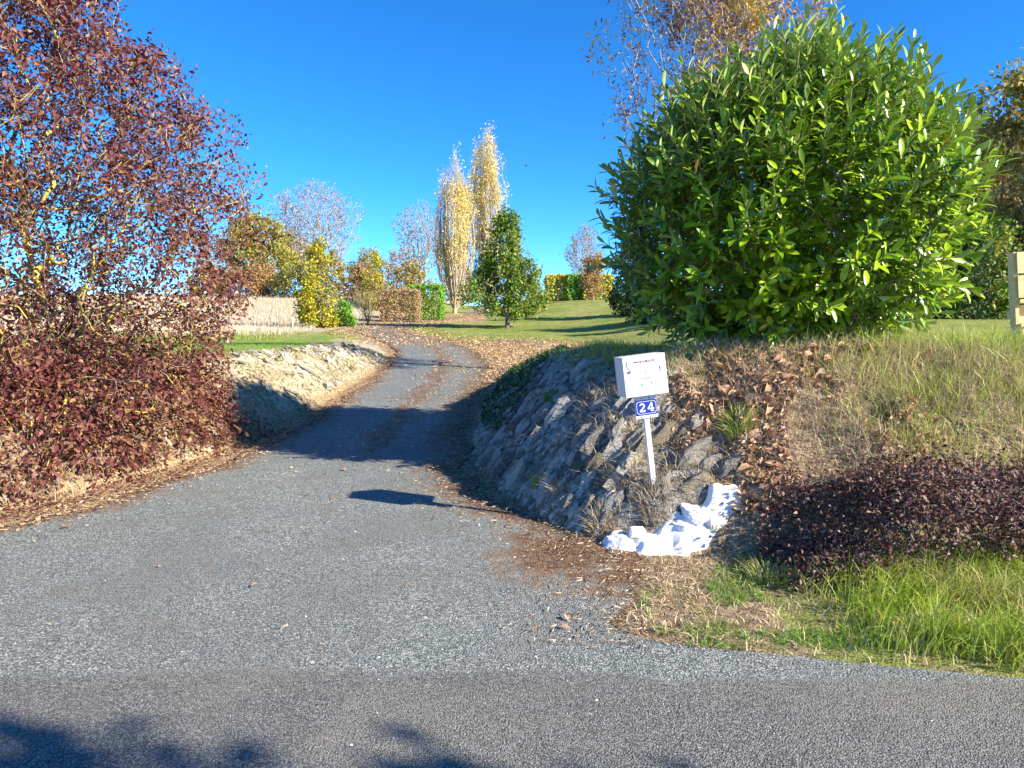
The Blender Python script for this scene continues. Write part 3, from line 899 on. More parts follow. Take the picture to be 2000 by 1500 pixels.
for i in range(len(pts)):
    j = (i + 1) % len(pts); bm.faces.new((vo[i], vo[j], vi[j], vi[i]))
obj_bm("border", bm, M_WHITE, npl)
def seg_digit(name, polys, mat, parent, cx, cz, s, yy):
    bm = bmesh.new()
    for pl in polys:
        bm.faces.new([bm.verts.new((cx + a * s, yy, cz + b_ * s)) for a, b_ in pl])
    bmesh.ops.recalc_face_normals(bm, faces=bm.faces)
    g = bmesh.ops.extrude_face_region(bm, geom=bm.faces[:])
    for v in [q for q in g["geom"] if isinstance(q, bmesh.types.BMVert)]: v.co.y -= .0008
    return obj_bm(name, bm, mat, parent)
arc = [(math.cos(t), math.sin(t)) for t in np.linspace(math.radians(165), math.radians(-35), 9)]
two = [[(.02 + .40 * a, .62 + .38 * b_) for a, b_ in arc] + [(.20 * a * 1.0 + .0, .62 + .20 * b_) for a, b_ in arc[::-1]],
       [(.348, .40), (.16, .505), (-.40, -.04), (-.40, -.22), (-.16, -.22), (-.12, -.05)],
       [(-.40, -.22), (.42, -.22), (.42, .08), (.32, .08), (.30, -.03), (-.40, -.03)]]
four = [[(.06, 1.0), (.28, 1.0), (.28, -.10), (.06, -.10)], [(.06, 1.0), (.06, .70), (-.26, .24), (-.46, .24)], [(-.46, .24), (.46, .24), (.46, .07), (-.46, .07)], [(-.08, -.10), (.42, -.10), (.42, -.22), (-.08, -.22)]]
seg_digit("digit", two, M_WHITE, npl, -.031, .582, .050, -.0374)
seg_digit("digit", four, M_WHITE, npl, .031, .582, .050, -.0374)

Z0, Z1, HW = .688, .968, .152
bm = bmesh.new(); box_bm(bm, -HW, HW, -.085, .115, Z0, Z1, .006); obj_bm("casing", bm, M_BOXSIDE, mb)
bm = bmesh.new(); box_bm(bm, -HW + .002, HW + .001, -.0925, -.0865, Z0 + .001, Z1 - .001, .004); door = obj_bm("door", bm, M_BOX, mb)
def strip(name, pts, w, mat, parent, yy=-.0945):
    P = np.array([(a, yy, b_) for a, b_ in pts]); V, L, T = tubes(P[:-1], P[1:], np.full(len(P) - 1, w), np.full(len(P) - 1, w), 5)
    return link(name, mesh_np(name, V, L, T, mat), parent)
strip("slot_seam", [(-.112, Z1 - .020), (-.105, Z1 - .019), (.115, Z1 - .019)], .0011, M_SEAM, door)
strip("flap_edge", [(-.120, Z1 - .030), (-.122, Z1 - .062), (-.115, Z1 - .082), (-.10, Z1 - .088), (-.045, Z1 - .087)], .0019, M_SEAM, door)
strip("flap_edge", [(.0, Z1 - .077), (.04, Z1 - .071), (.085, Z1 - .068), (.118, Z1 - .074)], .0014, M_SEAM, door)
bm = bmesh.new(); bmesh.ops.create_cone(bm, cap_ends=True, segments=16, radius1=.0125, radius2=.010, depth=.008, matrix=Matrix.Translation((-.108, -.0955, Z1 - .105)) @ Matrix.Rotation(math.pi / 2, 4, 'X'))
lk = obj_bm("lock", bm, M_STEEL, door)
bm = bmesh.new(); box_bm(bm, -.1088, -.1072, -.1005, -.0993, Z1 - .112, Z1 - .098); obj_bm("keyhole", bm, M_SEAM, lk)
nf = strip("name_holder", [(.006, Z1 - .088), (.108, Z1 - .088), (.108, Z1 - .120), (.006, Z1 - .120), (.006, Z1 - .088)], .0013, M_GREYP, door)
strip("holder_clip", [(.110, Z1 - .086), (.112, Z1 - .120)], .0032, M_GREYP, nf)
bm = bmesh.new(); box_bm(bm, -.078, .076, -.0937, -.0928, Z1 - .058, Z1 - .029); st = obj_bm("sticker", bm, M_STICK, door)
st["label"] = "pink sticker reading PAS DE PUBLICITE"
tx = link("lettering", text_mesh("lettering", "PAS DE PUBLICITÉ", .0185, M_INK, .0004), st, (0, -.0942, Z1 - .0435)); tx.rotation_euler = (math.pi / 2, 0, 0)
def patch(name, x0, x1, z0, z1, mat, parent, jag=.004, n=10, seed=1):
    rr = random.Random(seed); bm = bmesh.new()
    top = [(x0 + (x1 - x0) * i / n, z1 + rr.uniform(-jag, jag)) for i in range(n + 1)]; bot = [(x0 + (x1 - x0) * i / n, z0 + rr.uniform(-jag, jag)) for i in range(n + 1)]
    a = [bm.verts.new((p, -.0934, q)) for p, q in top]; b_ = [bm.verts.new((p, -.0934, q)) for p, q in bot]
    for i in range(n): bm.faces.new((b_[i], b_[i + 1], a[i + 1], a[i]))
    return obj_bm(name, bm, mat, parent)
patch("red_print", -.046, .046, Z1 - .168, Z1 - .152, M_PINK, door, .0035, 14, 3)
patch("blue_print", -.041, -.023, Z1 - .213, Z1 - .190, M_CYAN, door, .002, 3, 4)
patch("blue_print", .032, .044, Z1 - .208, Z1 - .184, M_CYAN, door, .003, 3, 5)
bm = bmesh.new()
for i in range(12):
    a = i * math.pi / 6; q = max(abs(math.cos(a)), abs(math.sin(a)))
    cx_, cz_ = .003 + .0165 * math.cos(a) / q ** .6, Z1 - .184 + .0165 * math.sin(a) / q ** .6
    bm.faces.new([bm.verts.new((cx_ + dx, -.0934, cz_ + dz)) for dx, dz in ((-.0032, -.0028), (.0032, -.0028), (.0032, .0028), (-.0032, .0028))])
obj_bm("emblem", bm, M_GREYP, door)

# ------------------------------------------------------------------ wooden pallet seat at the right edge
M_PINE = noise_mat("pale_pine", [(.62, .44, .20), (.74, .56, .29), (.80, .64, .36)], 6, .65, .001, 40, stretch=(.3, 4, 4), per_object=.3)
pb = thing("pallet_seat", (6.33, 9.0, float(H(6.7, 9.0)) - .02), "pale wooden slatted pallet seat standing on the lawn at the right edge", "seat")
pb.rotation_euler = (math.radians(-3), math.radians(-4), math.radians(-4))
def board(name, x0, x1, y0, y1, z0, z1):
    bm = bmesh.new(); box_bm(bm, x0, x1, y0, y1, z0, z1, .004); return obj_bm(name, bm, M_PINE, pb)
for xx in (0, 1.10):
    board("side_post", xx, xx + .045, .002, .12, 0, 1.13)
    board("side_rail", xx + .002, xx + .043, .124, .19, .30, .40)
for z0, z1 in ((.86, 1.125), (.555, .835)): board("back_board", .03, 1.16, -.024, -.002, z0, z1)
for z0, z1 in ((.49, .535), (.195, .235)): board("shelf_slat", .03, 1.16, -.05, .14, z0, z1)
board("front_board", .03, 1.16, -.022, -.002, .0, .175)
board("seat_slat", .05, 1.09, .03, .115, .60, .63); board("back_board", .05, 1.09, .10, .118, .24, .47)
# ------------------------------------------------------------------ barks and leaves
M_BARK = noise_mat("grey_bark", [(.10, .085, .07), (.22, .19, .16), (.34, .30, .26)], 12, .9, .01, 40, stretch=(1, 1, .3))
M_PALEBARK = noise_mat("pale_twig_bark", [(.24, .22, .19), (.36, .335, .29), (.44, .41, .36)], 8, .9)
M_LICHEN = noise_mat("yellow_lichen_bark", [(.16, .12, .09), (.28, .23, .16), (.36, .30, .18), (.60, .51, .09), (.66, .55, .07)], 3, .9, .004, 50)
M_GREENBARK = noise_mat("green_brown_twig", [(.20, .19, .08), (.38, .36, .15)], 9, .8)
M_POPBARK = noise_mat("poplar_twig", [(.40, .34, .24), (.56, .49, .36)], 3, .9)

L_TOP = leaf_mat("laurel_leaf_face", [(.05, .115, .006), (.105, .20, .007), (.19, .31, .009), (.29, .43, .012), (.40, .52, .02), ], .30, .26, .5, (.22, .42, .02))
L_UND = leaf_mat("laurel_leaf_underside", [(.27, .36, .10), (.36, .44, .13), (.44, .50, .19)], .55, .10, .3, (.22, .42, .02))
L_YEL = leaf_mat("yellowed_laurel_leaf", [(.45, .40, .03), (.52, .26, .03), (.50, .45, .06)], .4, .3, .4)
R_LEAF = leaf_mat("dark_red_leaf", [(.045, .012, .013), (.075, .019, .021), (.11, .028, .030), (.15, .040, .040), (.12, .042, .032), (.16, .062, .042), (.26, .17, .05)], .5, .22, .35, (.34, .06, .04),
                  ([(.07, .028, .022), (.11, .045, .032), (.15, .07, .042), (.10, .030, .028), (.22, .14, .05)], .9, .45, .65))
D_LEAF = leaf_mat("purple_black_leaf", [(.026, .012, .012), (.045, .020, .020), (.075, .034, .032), (.115, .058, .052), (.17, .10, .085)], .5, .10, .28, (.3, .06, .05), ([(.06, .03, .02), (.11, .055, .035), (.17, .10, .06), (.05, .02, .018)], 2.2, .48, .62))
IVY = leaf_mat("ivy_leaf", [(.018, .05, .012), (.03, .085, .018), (.055, .13, .03)], .4, .15, .4)
PAL = dict(
    olive=[(.16, .17, .035), (.24, .24, .05), (.34, .31, .06), (.42, .33, .08), (.20, .24, .05)],
    yellow=[(.13, .19, .022), (.22, .27, .026), (.36, .36, .03), (.52, .40, .03), (.54, .32, .04)],
    hornbeam=[(.05, .12, .015), (.08, .17, .019), (.12, .225, .024), (.17, .27, .03), (.25, .30, .04), (.38, .28, .05)],
    poplar=[(.55, .40, .10), (.68, .52, .16), (.74, .60, .30), (.60, .36, .06), (.50, .40, .20)],
    mauve=[(.27, .21, .15), (.34, .27, .18), (.24, .16, .11), (.40, .31, .14)],
    brown=[(.22, .15, .05), (.32, .23, .065), (.42, .32, .08), (.28, .27, .06), (.20, .19, .05), (.36, .22, .07)],
    beech=[(.26, .15, .09), (.36, .22, .13), (.30, .26, .10), (.42, .28, .15)],
    hedge=[(.09, .22, .025), (.15, .32, .03), (.24, .40, .05), (.06, .15, .02)],
    gold=[(.42, .40, .06), (.55, .44, .08), (.34, .38, .06)],
    dark=[(.015, .04, .012), (.028, .07, .016), (.05, .10, .025), (.09, .13, .03)],
    ash=[(.12, .055, .06), (.17, .08, .07), (.24, .12, .08), (.34, .20, .10), (.48, .33, .08)],
    rust=[(.28, .14, .06), (.36, .20, .08), (.42, .28, .10), (.22, .18, .06)])
_PATCH = dict(ash=([(.30, .18, .08), (.46, .32, .07), (.58, .43, .07)], .55, .50, .64), hornbeam=([(.14, .23, .03), (.22, .27, .035), (.40, .28, .05), (.11, .20, .025)], .7, .55, .70))
TL = {k: leaf_mat("leaf_" + k, v, .55, .28, .25, None, _PATCH.get(k)) for k, v in PAL.items()}

def lathe_pts(n, h, prof, seed, bias=.5, squash=1.0, lump=.25):
    """points in a crown: prof = [(t, r)], outward biased, with lumps"""
    r = np.random.default_rng(seed)
    t0 = np.array([p[0] for p in prof]); r0 = np.array([p[1] for p in prof])
    tt = np.linspace(t0[0], t0[-1], 300); w = np.interp(tt, t0, r0) ** 1.4 + 1e-4; cdf = np.cumsum(w) / w.sum()
    t = np.interp(r.random(n), cdf, tt); a = r.random(n) * 2 * math.pi
    R = np.interp(t, t0, r0) * (1 + lump * 2 * (fbm(a * 1.3 + seed, t * 5 + seed, 3) - .5)) * r.random(n) ** bias
    return np.stack([R * np.cos(a), R * np.sin(a) * squash, t * h], 1)

def add_leaves(parent, name, sk, n, size, mat, tpl, seed, spread=.25, thin=.04, droop=.3, smooth=False, keep=None, nobj=0, clump=.8):
    r = np.random.default_rng(seed)
    pos, par, rad, child, tips = sk
    idx = np.where((rad < thin) & (par >= 0))[0]
    w = np.clip(fbm(pos[idx, 0] / clump + seed, pos[idx, 2] / clump + pos[idx, 1] / clump * .7, 2) - .34, .02, 1) ** 1.6
    i = r.choice(idx, n, p=w / w.sum())
    P = pos[par[i]] + (pos[i] - pos[par[i]]) * r.random(n)[:, None] + r.normal(size=(n, 3)) * spread * .5
    D = norm(norm(pos[i] - pos[par[i]]) * .6 + rvec(n, r) + np.array([0, 0, -droop]))
    U = norm(rvec(n, r) + np.array([0, 0, .8]))
    S = size * r.uniform(.65, 1.25, n)
    if keep is not None:
        k = keep(P); P, D, U, S = P[k], D[k], U[k], S[k]
    if nobj:
        sc = P @ np.array([0, -1, 0]) + r.normal(size=len(P)) * 1.2 + 50 * (nobj_view(P))
        o = np.argsort(-sc); a, b_ = o[:nobj], o[nobj:]
        leaf_objects(parent, "leaf", tpl, P[a], D[a], U[a], S[a], [mat])
        P, D, U, S = P[b_], D[b_], U[b_], S[b_]
    return foliage(parent, name, tpl, P, D, U, S, [mat], "stuff", smooth)

def nobj_view(P):
    q = P[:, 0] / np.maximum(P[:, 1], .1)
    return ((q > -.70) & (q < .70)).astype(float)

def make_tree(name, label, cat, base, h, prof, npts, nleaf, size, pal, seed, bark=None, tpl=LEAF_QUAD, k=.35, step=None, r0=.012, e=2.4, spread=.3, bias=.5, group=None,
              trunk_top=.3, squash=1, lump=.3, rmax=None, keep=None, rmin=0, jit=.1, droop=.2):
    z = float(H(base[0], base[1])) - .05
    b = np.array([base[0], base[1], z])
    t = thing(name, tuple(b), label, cat, group)
    pts = lathe_pts(npts, h, prof, seed, bias, squash, lump) + b
    r = np.random.default_rng(seed + 1)
    nt_ = 7
    trunk = [b + np.array([r.normal() * .012 * h * (i > 0), r.normal() * .012 * h * (i > 0), h * trunk_top * i / (nt_ - 1)]) for i in range(nt_)]
    sk = grow(b, pts, trunk, k, step or h * .05, r0, e, jit, r, rmax)
    V, L, T = skeleton_mesh(sk, .05, rmin)
    child_np("trunk", t, V, L, T, bark or M_BARK, None, True)
    if nleaf:
        add_leaves(t, "crown", sk, nleaf, size, TL[pal], tpl, seed + 2, spread, max(r0 * 3.0, .02), droop, keep=keep, clump=h * .10)
    return t

# ------------------------------------------------------------------ the big cherry laurel on the right bank
def laurel():
    r = np.random.default_rng(77)
    cx, cy, cz = 2.62, 6.92, 2.50
    base = (2.75, 6.9, float(H(2.75, 6.9)) - .05)
    t = thing("laurel_bush", base, "big glossy green cherry laurel bush on the bank behind the mailbox", "bush")
    def body(d, s=1.0):
        el = np.where(d[:, 2] > 0, 1.42, 1.22)
        e = np.where(d[:, 2] > 0, 1.42, 2.1)
        q = (np.abs(np.hypot(d[:, 0] / 1.50, d[:, 1] / 1.42)) ** e + np.abs(d[:, 2] / el) ** e) ** (-1 / e)
        a = np.arctan2(d[:, 1], d[:, 0])
        lump = 1 + .34 * (fbm(a * 2.2 + 9, d[:, 2] * 2.5 + 4, 3) - .5)
        return np.array([cx, cy, cz]) + d * (q * lump * s)[:, None]
    shoots = []
    for n, s0, s1 in ((1250, .80, 1.03), (700, .60, .82), (320, .3, .60)):
        d = rvec(n, r); d = d[d[:, 2] > -.93]
        shoots.append((body(d, r.uniform(s0, s1, len(d))), d, np.full(len(d), s0)))
    P = np.concatenate([s[0] for s in shoots]); D = np.concatenate([s[1] for s in shoots]); LV = np.concatenate([s[2] for s in shoots])
    upw = np.clip(.75 + .55 * D[:, 2], .15, 1.4)
    ax = norm(D * .75 + np.array([0, 0, 1.0]) * upw[:, None] + r.normal(size=P.shape) * .22)
    ln = r.uniform(.20, .42, len(P)) * (1 + .35 * np.clip(D[:, 2], 0, 1))
    hz = H(P[:, 0], P[:, 1], False)
    ok = P[:, 2] > hz + .06
    P, D, ax, ln, LV = P[ok], D[ok], ax[ok], ln[ok], LV[ok]
    # twigs
    attract = P[LV > .7][::2]
    b = np.array(base)
    sk = grow(b, attract, [b + np.array([0, 0, .06 * i]) for i in range(4)], .45, .2, .005, 2.3, .1, r)
    V, L, T = skeleton_mesh(sk, .03)
    child_np("branches", t, V, L, T, M_BARK, None, True)
    V, L, T = tubes(P, P + ax * ln[:, None], np.full(len(P), .0045), np.full(len(P), .003), 4)
    child_np("twigs", t, V, L, T, M_GREENBARK, None, True, "stuff")
    LP, LD, LU, LS, LT = [], [], [], [], []
    for i in range(len(P)):
        n = int(r.integers(10, 15))
        A, B, _ = frames(ax[i][None], np.array([[.3, .2, 1.0]]) if abs(ax[i][2]) < .9 else np.array([[1.0, 0, 0]]))
        e1 = A[0]; e2 = np.cross(ax[i], e1)
        f = (np.arange(n) + .5) / n
        ph = np.arange(n) * 2.3999 + r.random() * 6.28
        ang = np.radians(64 - 40 * f + r.normal(size=n) * 9)
        rad = np.cos(ph)[:, None] * e1 + np.sin(ph)[:, None] * e2
        d = np.cos(ang)[:, None] * ax[i] + np.sin(ang)[:, None] * rad
        d = norm(d + np.array([0, 0, -.22]) * (1 - f)[:, None])
        LP.append(P[i] + ax[i] * (ln[i] * f)[:, None]); LD.append(d)
        LU.append(norm(np.cos(ang)[:, None] * -rad + np.sin(ang)[:, None] * ax[i] + np.array([0, 0, .45]) + r.normal(size=(n, 3)) * .15))
        LS.append(r.uniform(.105, .19, n) * (1 - .25 * f)); LT.append(np.full(n, LV[i] > .7))
    LP, LD, LU, LS, LT = map(np.concatenate, (LP, LD, LU, LS, LT))
    ok = LP[:, 2] > H(LP[:, 0], LP[:, 1], False) + .05
    LP, LD, LU, LS, LT = LP[ok], LD[ok], LU[ok], LS[ok], LT[ok]
    yel = r.random(len(LP)) < .004
    foliage(t, "yellow_leaves", LEAF_LAUREL, LP[yel], LD[yel], LU[yel], LS[yel], [L_YEL, L_YEL], "stuff", True)
    LP, LD, LU, LS, LT = LP[~yel], LD[~yel], LU[~yel], LS[~yel], LT[~yel]
    view = norm(np.array([0, 0, 1.55]) - LP)
    out = norm(LP - np.array([cx, cy, cz]))
    sc = (view * out).sum(1) * 1.2 + LT * .8 - np.linalg.norm(LP, axis=1) * .2 + r.random(len(LP)) * .8
    o = np.argsort(-sc); a, bb = o[:300], o[300:]
    leaf_objects(t, "leaf", LEAF_LAUREL, LP[a], LD[a], LU[a], LS[a], [L_TOP, L_UND])
    oo, ii = bb[LT[bb]], bb[~LT[bb]]
    foliage(t, "foliage", LEAF_LAUREL, LP[oo], LD[oo], LU[oo], LS[oo], [L_TOP, L_UND], "stuff", True)
    foliage(t, "inner_foliage", LEAF_SLIM, LP[ii], LD[ii], LU[ii], LS[ii], [L_TOP], "stuff", True)
laurel()

# ------------------------------------------------------------------ the dark red dogwood on the left
def red_bush():
    r = np.random.default_rng(5)
    bx, by = -5.35, 7.75
    z = float(H(bx, by)) - .05
    b = np.array([bx, by, z])
    t = thing("red_dogwood", tuple(b), "tall dark red leaved dogwood with yellow lichened twigs left of the driveway", "bush")
    zz = np.array([.15, .45, .9, 1.65, 2.7, 3.4, 3.9, 4.4, 4.9, 5.4, 5.7]); rr = np.array([2.15, 2.3, 2.35, 2.4, 2.62, 2.45, 1.95, 1.5, 1.1, .8, .3])
    n = 4200
    a = r.random(n) * 2 * math.pi; h = np.interp(r.random(n), np.cumsum(np.interp(np.linspace(.15, 5.7, 200), zz, rr)) / np.interp(np.linspace(.15, 5.7, 200), zz, rr).sum(), np.linspace(.15, 5.7, 200))
    R = np.interp(h, zz, rr) * (1 + .34 * (fbm(a * 2.4 + 3, h * 1.6 + 7, 3) - .5) * 2 * .6) * r.random(n) ** .42
    pts = np.stack([bx + R * np.cos(a), by + R * np.sin(a) * .88, h], 1)
    # low skirt towards the road
    m = 1700
    sk_ = np.stack([r.uniform(-6.2, -3.1, m), r.uniform(4.9, 8.6, m), np.zeros(m)], 1)
    q_ = side(sk_[:, 0], sk_[:, 1])[0]; sk_ = sk_[(q_ > .03) & (q_ < 1.5)]; m = len(sk_); sk_[:, 2] = H(sk_[:, 0], sk_[:, 1], False) + r.uniform(.04, .5, m) * np.clip(side(sk_[:, 0], sk_[:, 1])[0], .2, 1)
    pts = np.concatenate([pts, sk_])
    pts = pts[pts[:, 2] > H(pts[:, 0], pts[:, 1], False) + .04]
    trunk = [b + np.array([0, 0, .07 * i]) for i in range(5)]
    sk = grow(b, pts, trunk, .42, .16, .0036, 2.25, .10, r)
    V, L, T = skeleton_mesh(sk, .03)
    child_np("branches", t, V, L, T, M_LICHEN, None, True)
    pos, par, rad, child, tips = sk
    n = 112000
    tp = r.choice(tips, n)
    back = r.random(n) ** 1.5
    P = pos[tp] * (1 - back * .9)[:, None] + pos[par[tp]] * (back * .9)[:, None] + r.normal(size=(n, 3)) * .07
    D = norm(norm(pos[tp] - pos[par[tp]]) * .6 + rvec(n, r) * .8 + np.array([0, 0, -.35]))
    U = norm(rvec(n, r) * .8 + np.array([.25, -.35, .7]))
    S = r.uniform(.038, .072, n)
    ii = r.choice(np.where(rad < .012)[0], 22000)                # leaves deeper inside
    P[:22000] = pos[ii] + r.normal(size=(22000, 3)) * .08
    ok = P[:, 2] > H(P[:, 0], P[:, 1], False) + .02
    hole = fbm(P[:, 0] * 1.7 + 11, P[:, 2] * 1.7 + P[:, 1] * .5, 3)
    mid = np.exp(-(((P[:, 0] + 4.2) / .75) ** 2 + ((P[:, 2] - 1.75) / .7) ** 2))
    ok &= ((hole > .33) | (r.random(n) < .35)) & (r.random(n) > .66 * mid)
    P, D, U, S = P[ok], D[ok], U[ok], S[ok]
    sc = -np.linalg.norm(P - np.array([-2.6, 4, 1.5]), axis=1) + r.normal(size=len(P)) * .5
    o = np.argsort(-sc); a_, b_ = o[:300], o[300:]
    leaf_objects(t, "leaf", LEAF_OVAL, P[a_], D[a_], U[a_], S[a_], [R_LEAF])
    foliage(t, "foliage", LEAF_MID, P[b_], D[b_], U[b_], S[b_], [R_LEAF], "stuff", True)
red_bush()

# ------------------------------------------------------------------ the low dark shrub at the foot of the right bank
def dark_shrub():
    r = np.random.default_rng(9)
    b = np.array([2.6, 4.6, float(H(2.6, 4.6)) - .03])
    t = thing("dark_red_shrub", tuple(b), "low spreading purple-black leaved shrub at the foot of the right bank", "shrub")
    n = 1500
    x = r.uniform(1.60, 4.6, n); y = r.uniform(3.88, 4.74, n)
    edge = (x - 1.58) / .8
    top = H(x, y, False) + .08 + .40 * np.clip(edge, 0, 1) * (2.2 * fbm(x * 3.0, y * 3.0 + 2, 3) - .2) * np.clip((4.8 - y) / .45, 0, 1)
    zz = H(x, y, False) + (top - H(x, y, False)) * r.random(n) ** .35
    pts = np.stack([x, y - .12 * (zz - H(x, y, False)), zz], 1)
    sk = grow(b, pts, [b, b + np.array([0, 0, .05]), b + np.array([0, 0, .1])], .25, .12, .002, 2.2, .1, r, .012)
    V, L, T = skeleton_mesh(sk, .03)
    child_np("branches", t, V, L, T, M_BARK, None, True)
    tips = sk[4]; n = 19000
    P = sk[0][r.choice(tips, n)] + r.normal(size=(n, 3)) * np.array([.055, .055, .05])
    ok = P[:, 2] > H(P[:, 0], P[:, 1], False) + .015
    P = P[ok]; n = len(P)
    D = norm(rvec(n, r) + np.array([0, -.35, .25])); U = norm(rvec(n, r) * .7 + np.array([.2, -.35, .8])); S = r.uniform(.02, .040, n)
    sc = -P[:, 1] + P[:, 2] + r.normal(size=n) * .5 - 5 * (P[:, 0] / P[:, 1] > .7)
    o = np.argsort(-sc); a_, b_ = o[:300], o[300:]
    leaf_objects(t, "leaf", LEAF_OVAL, P[a_], D[a_], U[a_], S[a_], [D_LEAF])
    foliage(t, "foliage", LEAF_MID, P[b_], D[b_], U[b_], S[b_], [D_LEAF], "stuff", True)
dark_shrub()

def ivy():
    r = np.random.default_rng(31)
    n = 26000
    x = r.uniform(-.6, 1.2, n); y = r.uniform(6.9, 16, n)
    dl, dr = side(x, y)
    lim = np.interp(y, [6.9, 8, 9.5, 12, 16], [0, .62, 1.15, 1.35, 1.3])
    lo = np.interp(y, [6.9, 8, 9.5, 12, 16], [.3, .18, .08, .05, .05])
    ok = (dr > lo) & (dr < lim) & (fbm(x * 3, y * 2, 3) > .37)
    x, y = x[ok], y[ok]; n = len(x)
    N = hnormal(x, y)
    P = np.stack([x, y, H(x, y)], 1) + N * r.uniform(.01, .09, n)[:, None]
    D = norm(rvec(n, r) + np.array([0, 0, -.6])); U = norm(N + rvec(n, r) * .6)
    t = thing("ivy", (0.1, 10, float(H(.1, 10))), "dark green ivy covering the shaded bank right of the driveway", "ivy")
    foliage(t, "foliage", LEAF_MID, P, D, U, r.uniform(.04, .075, n), [IVY], "stuff", True)
    a = r.uniform(7.5, 14, 40)
    P0 = np.stack([xat(FOOT_R, a) + .05, a, H(xat(FOOT_R, a) + .05, a)], 1)
    xx = xat(FOOT_R, a) + .9; P1 = np.stack([xx, a + r.uniform(-.6, .6, 40), H(xx, a)], 1)
    seg = []
    for k in range(6):
        A = P0 + (P1 - P0) * k / 6; B = P0 + (P1 - P0) * (k + 1) / 6
        A[:, 2] = H(A[:, 0], A[:, 1]) + .02; B[:, 2] = H(B[:, 0], B[:, 1]) + .02
        seg.append(tubes(A, B, np.full(40, .004), np.full(40, .004), 4))
    child_np("stems", t, *join_np(seg), M_BARK, None, False, "stuff")
ivy()
# ------------------------------------------------------------------ trees and hedges up the hill
make_tree("hornbeam_tree", "round-crowned green hornbeam turning orange, alone on the lawn beside the drive", "tree", (-.27, 37.9), 6.6,
          [(.10, 1.1), (.16, 2.1), (.28, 2.5), (.42, 2.0), (.58, 1.4), (.74, .85), (.88, .5), (.96, .28), (1.0, .08)], 700, 17000, .15, "hornbeam", 41, r0=.012, trunk_top=.5, spread=.28, bias=.42, lump=.42, k=.3)
make_tree("yellow_hornbeam", "slim yellow and green tree at the left edge of the drive", "tree", (-10.3, 38.5), 4.85,
          [(.02, .8), (.12, 1.15), (.35, 1.15), (.55, .8), (.72, .62), (.85, .4), (.95, .22), (1.0, .08)], 420, 9000, .14, "yellow", 43, r0=.01, trunk_top=.5, spread=.26, bias=.42, lump=.4, k=.3)
make_tree("small_green_bush", "small bright green bush right of the slim yellow tree", "bush", (-9.0, 38.7), 1.45, [(.02, .45), (.4, .6), (.8, .42), (1, .1)], 110, 2600, .12, "hedge", 44, r0=.008, trunk_top=.2, spread=.18)
make_tree("bare_shrub", "bare fan of yellowish twigs in front of the russet hedge", "shrub", (-8.5, 42.4), 2.05, [(.1, .12), (.4, .55), (.75, .95), (1, 1.0)], 300, 350, .09, "brown", 45, r0=.008, trunk_top=.12, bark=M_LICHEN, k=.9, bias=.6)

def hedge(name, label, x0, x1, y0, y1, h, pal, seed, n, size, group=None):
    r = np.random.default_rng(seed)
    cx, cy = (x0 + x1) / 2, (y0 + y1) / 2
    z = float(H(cx, cy))
    t = thing(name, (cx, cy, z - .05), label, "hedge", group)
    a = r.random((n, 3)); f = r.integers(0, 5, n)
    a[f == 0, 1] = r.random((f == 0).sum()) * .1; a[f == 1, 1] = 1 - r.random((f == 1).sum()) * .1
    a[f == 2, 0] = r.random((f == 2).sum()) * .1; a[f == 3, 0] = 1 - r.random((f == 3).sum()) * .1; a[f == 4, 2] = 1 - r.random((f == 4).sum()) * .08
    rd = .12
    P = np.stack([x0 + (x1 - x0) * a[:, 0], y0 + (y1 - y0) * a[:, 1], z + h * a[:, 2] * (1 + .07 * (fbm(a[:, 0] * 6, a[:, 1] * 3 + seed, 2) - .5))], 1)
    P += r.normal(size=P.shape) * .05 + (fbm(a[:, 0] * 7 + 3, a[:, 2] * 7, 2)[:, None] - .5) * np.array([.2, .25, 0])
    foliage(t, "foliage", LEAF_QUAD, P, rvec(n, r) + np.array([0, 0, -.1]), norm(rvec(n, r) + np.array([.2, -.5, .6])), size * r.uniform(.7, 1.3, n), [TL[pal]], "stuff")
    m = max(4, int((x1 - x0) / .5))
    xs = np.linspace(x0 + .2, x1 - .2, m)
    P0 = np.stack([xs, np.full(m, cy), np.full(m, z - .1)], 1)
    parts = [tubes(P0, P0 + np.array([0, 0, h * .5]), np.full(m, .04), np.full(m, .03), 6)]
    for k in range(6):
        d = rvec(m, r) * np.array([.45, (y1 - y0) * .45, .5]); d[:, 2] = np.abs(d[:, 2]) + .1
        parts.append(tubes(P0 + np.array([0, 0, h * .35]), P0 + np.array([0, 0, h * .45]) + d, np.full(m, .02), np.full(m, .008), 4))
    child_np("stems", t, *join_np(parts), M_BARK)
hedge("russet_hedge", "low clipped hedge of russet brown leaves beside the drive", -8.2, -5.9, 45.0, 46.6, 2.0, "beech", 50, 6500, .11)
hedge("green_hedge", "clipped bright green hedge block left of the poplars", -6.9, -4.75, 48.6, 50.6, 2.35, "hedge", 51, 7000, .12)
hedge("far_gold_hedge", "leftmost yellow-green stretch of the far clipped hedge", 3.4, 5.3, 70, 72, 2.5, "gold", 52, 4500, .24, "far clipped hedge")
hedge("far_green_hedge", "bright green middle stretch of the far clipped hedge", 5.4, 6.9, 69.5, 71.5, 2.4, "hedge", 53, 4000, .24, "far clipped hedge")
hedge("far_gold_hedge", "rightmost golden stretch of the far clipped hedge", 7.0, 9.6, 69, 71, 2.3, "gold", 54, 5000, .24, "far clipped hedge")

